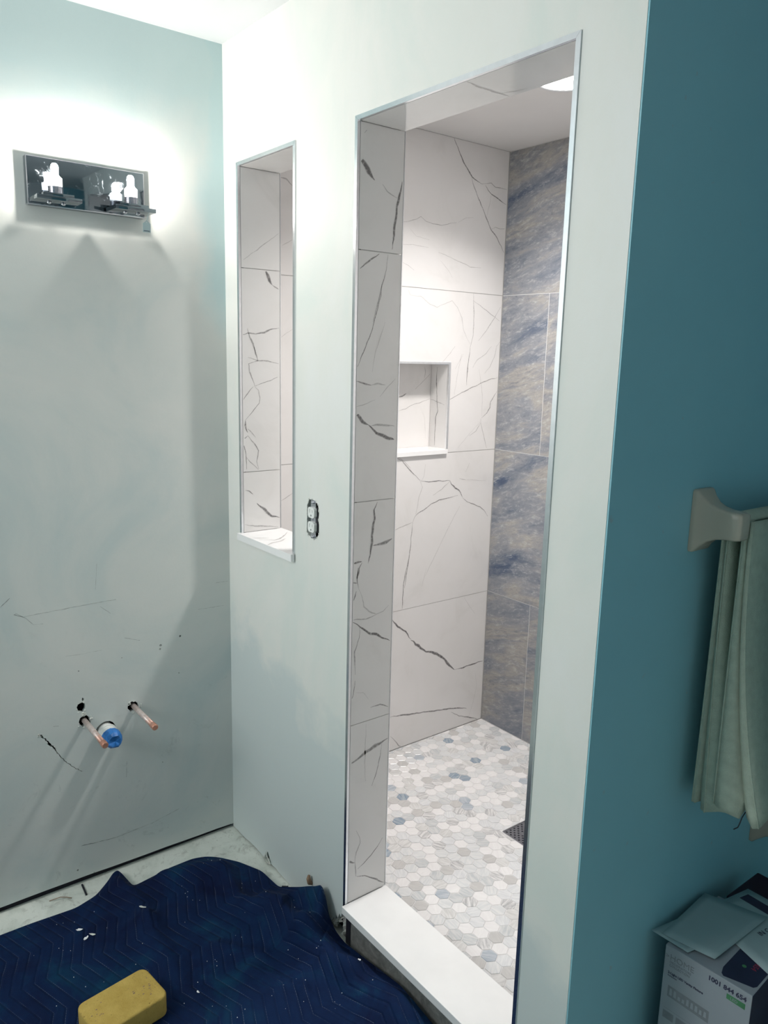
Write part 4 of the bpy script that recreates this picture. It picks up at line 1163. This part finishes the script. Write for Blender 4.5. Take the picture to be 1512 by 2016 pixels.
# ------------------------------------------------------------------ towel bar, towels, paper holder on the teal wall
def loft(bm, secs, mi=0, smooth=True):
    rings = [[bm.verts.new(p) for p in s] for s in secs]; n = len(rings[0])
    for A, B in zip(rings, rings[1:]):
        for k in range(n):
            f = bm.faces.new((A[k], A[(k + 1) % n], B[(k + 1) % n], B[k])); f.smooth = smooth
    bm.faces.new(rings[0][::-1]); bm.faces.new(rings[-1])
    bmesh.ops.recalc_face_normals(bm, faces=bm.faces[:])
def rsec(x, cy, cz, hy, hz, r):
    out = []
    for sy, sz, a0 in ((1, 1, 0), (-1, 1, 90), (-1, -1, 180), (1, -1, 270)):
        for k in range(4):
            a = math.radians(a0 + k * 30); out.append((x, cy + sy * (hy - r) + r * math.cos(a), cz + sz * (hz - r) + r * math.sin(a)))
    return out
def mount(t, cy, cz):
    bm = bmesh.new(); secs = []
    for x, hy, hz in ((X1 + .0005, .0315, .0605), (X1 + .006, .0315, .0605), (X1 + .010, .0300, .0585), (X1 + .018, .0250, .0480), (X1 + .030, .0215, .0370), (X1 + .045, .0195, .0305), (X1 + .062, .0185, .0275), (X1 + .084, .0180, .0262), (X1 + .091, .0165, .0245), (X1 + .093, .0130, .0205)):
        secs.append(rsec(x, cy, cz, hy, hz, min(.006, hy * .4)))
    loft(bm, secs); return link('mount', bm, 'ceramic', t, autos=50)
BZ, BX = 1.3045, X1 + .068
t = thing('towel_bar', 'biscuit ceramic towel bar mounted on the teal wall', 'towel bar', (X1, .288, 1.296))
mount(t, .2875, 1.2975); mount(t, .965, 1.2975)
bm = bmesh.new(); tube(bm, [(BX, .292, BZ), (BX, .960, BZ)], .0085, 16); link('bar', bm, 'ceramic', t)

def drape(name, plan_b, plan_f, y0, y1, zb, zf, mat, label, seed):
    """towel over the bar: back and front drops whose plan curves open from the bar (tight) to the hem (wide), and a wrap over the bar"""
    rnd = random.Random(seed); bm = bmesh.new(); R_ = .0125; nz = 26
    for plan, zbot, side in ((plan_b, zb, -1), (plan_f, zf, 1)):
        prev = None
        for i in range(nz + 1):
            s = i / nz; row = []
            for (xt, yt, xb, yb, dz) in plan:
                e = s ** 2.2
                row.append(bm.verts.new((xt + (xb - xt) * e + .0016 * noise.noise((s * 4, xb * 40, seed)), yt + (yb - yt) * e, BZ + .002 + (zbot + dz - BZ - .002) * s)))
            if prev:
                for k in range(len(row) - 1):
                    f = bm.faces.new((prev[k], prev[k + 1], row[k + 1], row[k])); f.smooth = True
            prev = row
    na = 12; prev = None
    for i in range(na + 1):
        a = math.pi * i / na
        row = [bm.verts.new((BX - math.cos(a) * (R_ + .004), y, BZ + math.sin(a) * (R_ + .002))) for y in (y0, y0 + (y1 - y0) * .33, y0 + (y1 - y0) * .66, y1)]
        if prev:
            for k in range(3):
                f = bm.faces.new((prev[k], prev[k + 1], row[k + 1], row[k])); f.smooth = True
        prev = row
    bmesh.ops.recalc_face_normals(bm, faces=bm.faces[:])
    o = link(name, bm, mat); md = o.modifiers.new('pile', 'SOLIDIFY'); md.thickness = .0045; md.offset = 0
    tag(o, label, 'towel'); return o
xb, xf = BX - .0165, BX + .0165
PB = [(xb - .010, .415, 1.440, .430, -.02), (xb - .010, .330, 1.4440, .335, -.008), (xb - .010, .3075, 1.4500, .309, 0), (xb - .0055, .3055, 1.4580, .304, .002), (xb - .003, .322, 1.4660, .326, .004),
      (xb - .001, .3070, 1.4715, .3060, -.006), (xb + .001, .3055, 1.4800, .3045, -.008), (xb + .004, .312, 1.508, .308, .006), (xb + .006, .330, 1.532, .316, .010), (xb + .006, .42, 1.530, .42, -.01)]
PF = [(xf - .009, .40, 1.505, .42, -.02), (xf - .009, .336, 1.508, .336, -.004), (xf - .004, .3065, 1.4975, .3020, -.004), (xf - .001, .3055, 1.515, .3015, -.012), (xf + .001, .3070, 1.5500, .3035, -.012), (xf + .002, .335, 1.553, .340, .012),
      (xf + .005, .3110, 1.5600, .3150, -.008), (xf + .009, .3065, 1.577, .3060, -.020), (xf + .011, .312, 1.587, .3100, -.016), (xf + .012, .335, 1.588, .335, -.006), (xf + .012, .425, 1.572, .425, 0)]
o = drape('hand_towel', PB, PF, .306, .425, .712, .738, 'towel', 'pale green hand towel with flared folds hanging nearest the ceramic mount', 3)
bm = bmesh.new(); tube(bm, [(1.5550, .316, .738), (1.5570, .300, .733), (1.5560, .296, .722), (1.5535, .295, .712), (1.5460, .295, .704)], .0011, 6); link('loose_thread', bm, 'black', o)
bm = bmesh.new()
for pl, zz in ((PB, .712), (PF, .738)):
    for idx in ((2, 6) if pl is PB else (2, 8)):
        q = pl[idx]
        pts = [(q[0] + (q[2] - q[0]) * s ** 2.2, q[1] + (q[3] - q[1]) * s ** 2.2 - .0022, BZ + (zz + q[4] - BZ) * s) for s in [k / 14 for k in range(15)]]
        tube(bm, pts, .0018, 6)
o2 = link('hem', bm, 'towel', o)
PB2 = [(xb - .006, .44, 1.452, .44, 0), (xb - .006, .60, 1.450, .60, 0), (xb - .006, .86, 1.452, .86, 0)]
PF2 = [(xf + .004, .434, 1.520, .434, .02), (xf + .005, .52, 1.523, .53, .006), (xf + .004, .64, 1.519, .64, 0), (xf + .005, .76, 1.523, .76, 0), (xf + .004, .86, 1.520, .86, 0)]
drape('bath_towel', PB2, PF2, .434, .86, .80, .735, 'towel2', 'wide grey green towel spread flat behind the folded pale green towel', 9)

t = thing('paper_holder', 'biscuit ceramic paper holder low on the teal wall below the towels', 'holder', (X1, .70, .50))
bm = bmesh.new(); secs = []
for x, hy, hz in ((X1 + .0005, .050, .060), (X1 + .006, .050, .060), (X1 + .014, .044, .052), (X1 + .030, .034, .040), (X1 + .058, .026, .032), (X1 + .070, .022, .028)):
    secs.append(rsec(x, .710, .520, hy, hz, .010))
loft(bm, secs); link('mount', bm, 'ceramic', t, autos=50)
bm = bmesh.new(); tube(bm, [(X1 + .05, .73, .520), (X1 + .05, .88, .520)], .010, 14); link('roller', bm, 'plastic', t)
bm = bmesh.new(); secs = [rsec(x, .885, .520, hy, hz, .010) for x, hy, hz in ((X1 + .0005, .050, .060), (X1 + .006, .050, .060), (X1 + .014, .044, .052), (X1 + .030, .034, .040), (X1 + .058, .026, .032), (X1 + .070, .022, .028))]
loft(bm, secs); link('mount', bm, 'ceramic', t, autos=50)

# ------------------------------------------------------------------ carton, papers and bin below the towels
def text_mesh(body, size, mat, name='printed_text', extrude=.00012, bold=0.0):
    cu = bpy.data.curves.new('lettering', 'FONT'); cu.body = body; cu.size = size; cu.extrude = extrude; cu.offset = bold; cu.resolution_u = 3
    to = bpy.data.objects.new('lettering', cu); COL.objects.link(to)
    bpy.context.view_layer.update()
    me = bpy.data.meshes.new_from_object(to.evaluated_get(bpy.context.evaluated_depsgraph_get()))
    bpy.data.objects.remove(to); bpy.data.curves.remove(cu)
    me.materials.clear(); me.materials.append(MAT[mat])
    o = bpy.data.objects.new(name, me); COL.objects.link(o); return o
CB = Vector((1.4572, .2517, 0)); CANG = math.atan2(.0124, .1781); CW, CD, CH = .1785, .232, .410
t = thing('fixture_carton', 'white printed carton standing on the floor against the teal wall', 'box', CB)
t.rotation_euler = (0, 0, CANG); bpy.context.view_layer.update()
def child(o, loc=None, rot=None):
    o.parent = t
    if loc: o.location = loc
    if rot: o.rotation_euler = rot
    return o
bm = bmesh.new(); box(bm, 0, CW, 0, CD, .0005, CH, bevel=.002, seg=2)
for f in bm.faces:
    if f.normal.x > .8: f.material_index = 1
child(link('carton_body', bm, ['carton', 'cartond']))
def face_text(body, size, mat, x, z, bold=0.0):
    o = text_mesh(body, size, mat, bold=bold); child(o, (x, -.0003, z), (math.radians(90), 0, 0)); return o
def patch(mat, pts, y=-.0002, name='printed_panel'):
    bm = bmesh.new(); vs = [bm.verts.new((p[0], y, p[1])) for p in pts]; bm.faces.new(vs)
    o = link(name, bm, mat); child(o); return o
face_text('HOME', .0185, 'inkg', .0115, .3815)
face_text('DECORATORS', .0072, 'inkg', .0118, .3735)
face_text('COLLECTION', .0072, 'inkg', .0118, .3660)
face_text('>', .0150, 'inkg', .0020, .3815)
face_text('2-Light LED Vanity Fixture', .0070, 'ink', .0106, .3490, .00022)
face_text('Collection', .0048, 'ink', .0106, .3430)
face_text('1001 844 654', .0138, 'ink', .0920, .3895, .0005)
patch('green', [(.1312, .3728), (.1676, .3716), (.1676, .3843), (.1312, .3842)])
face_text('LED', .0085, 'carton', .1385, .3752).location.y = -.0006
# the photograph of the fixture printed on the front
pic = patch('inkg', [(.0138, .2960), (.1025, .2930), (.1022, .3200), (.0142, .3218)])
pic['label'] = 'printed picture of a vanity light'
bm = bmesh.new(); rnd = random.Random(2)
for k in range(9):
    x = .018 + k * .0092; h = rnd.uniform(.008, .016)
    vs = [bm.verts.new(p) for p in ((x, -.0005, .301), (x + .006, -.0005, .301), (x + .0052, -.0005, .301 + h), (x + .0008, -.0005, .301 + h))]; bm.faces.new(vs)
o = link('printed_lamps', bm, 'carton'); o.parent = pic; o.matrix_parent_inverse = Matrix()
patch('inkg', [(.0097, .2658), (.1040, .2658), (.1040, .2666), (.0097, .2666)])
for x in (.0086, .0376, .0666): patch('inkg', [(x, .2420), (x + .0236, .2420), (x + .0236, .2600), (x, .2600)])
# dark printed panel, red number and green dot on the top flap
def top_quad(mat, pts, z, name='printed_panel'):
    bm = bmesh.new(); vs = [bm.verts.new((p[0], p[1], z)) for p in pts]; bm.faces.new(vs); o = link(name, bm, mat); child(o); return o
top_quad('cartond', [(.112, .012), (.118, .007), (.170, .022), (.174, .030), (.174, .150), (.107, .150), (.107, .030)], CH + .0002)
o = text_mesh('1001 844 654', .0150, 'inkr'); child(o, (.1455, .150, CH + .0004), (0, 0, math.radians(-90)))
bm = bmesh.new(); tube(bm, [(.1339, .064, CH + .0003), (.1339, .064, CH + .0006)], .0042, 14); child(link('printed_dot', bm, 'green'))

def sheet(name, pts, z, label, cat, curl=.0, mat='paper', thick=.0008):
    """paper: quad in plan, slightly curled"""
    bm = bmesh.new(); n = 8; g = []
    a, b, c, d = [Vector((p[0], p[1], 0)) for p in pts]
    for i in range(n + 1):
        row = []
        for k in range(n + 1):
            u, v = i / n, k / n
            p = a.lerp(b, u).lerp(d.lerp(c, u), v)
            row.append(bm.verts.new((p.x, p.y, z + curl * (max(0, u - .6) + max(0, .3 - v)) ** 2)))
        g.append(row)
    for i in range(n):
        for k in range(n):
            f = bm.faces.new((g[i][k], g[i + 1][k], g[i + 1][k + 1], g[i][k + 1])); f.smooth = True
    bmesh.ops.recalc_face_normals(bm, faces=bm.faces[:])
    if bm.faces[:][0].normal.z < 0: bmesh.ops.reverse_faces(bm, faces=bm.faces[:])
    o = link(name, bm, mat); md = o.modifiers.new('thickness', 'SOLIDIFY'); md.thickness = thick; md.offset = -1
    tag(o, label, cat); return o
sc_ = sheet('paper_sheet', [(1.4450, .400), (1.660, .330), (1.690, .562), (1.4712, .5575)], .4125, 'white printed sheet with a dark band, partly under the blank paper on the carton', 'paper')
bm = bmesh.new(); vs = [bm.verts.new((p[0], p[1], .4128)) for p in ((1.4757, .5109), (1.5412, .5091), (1.600, .508), (1.600, .536), (1.5274, .5368), (1.4811, .5387))]; bm.faces.new(vs)
bmesh.ops.recalc_face_normals(bm, faces=bm.faces[:]); link('printed_band', bm, 'ink', sc_)
o = text_mesh('IN CO', .016, 'ink'); o.location = (1.5660, .432, .4131); o.rotation_euler = (0, 0, math.radians(80)); o.parent = sc_
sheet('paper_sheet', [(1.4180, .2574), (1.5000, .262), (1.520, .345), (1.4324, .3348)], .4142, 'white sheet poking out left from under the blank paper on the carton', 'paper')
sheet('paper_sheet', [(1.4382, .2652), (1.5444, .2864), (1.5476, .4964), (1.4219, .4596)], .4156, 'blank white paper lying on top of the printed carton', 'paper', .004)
t = thing('storage_bin', 'dark plum storage bin behind the printed carton against the teal wall', 'bin', (1.60, .58, 0))
bm = bmesh.new()
bx = (1.4520, 1.760, .498, .640)
box(bm, bx[0] + .008, bx[1] - .008, bx[2] + .006, bx[3] - .006, .0006, .392, bevel=.006); link('bin_body', bm, 'plum', t)
bm = bmesh.new(); box(bm, bx[0], bx[1], bx[2], bx[3], .3925, .4095, bevel=.004); link('lid', bm, 'plum', t)
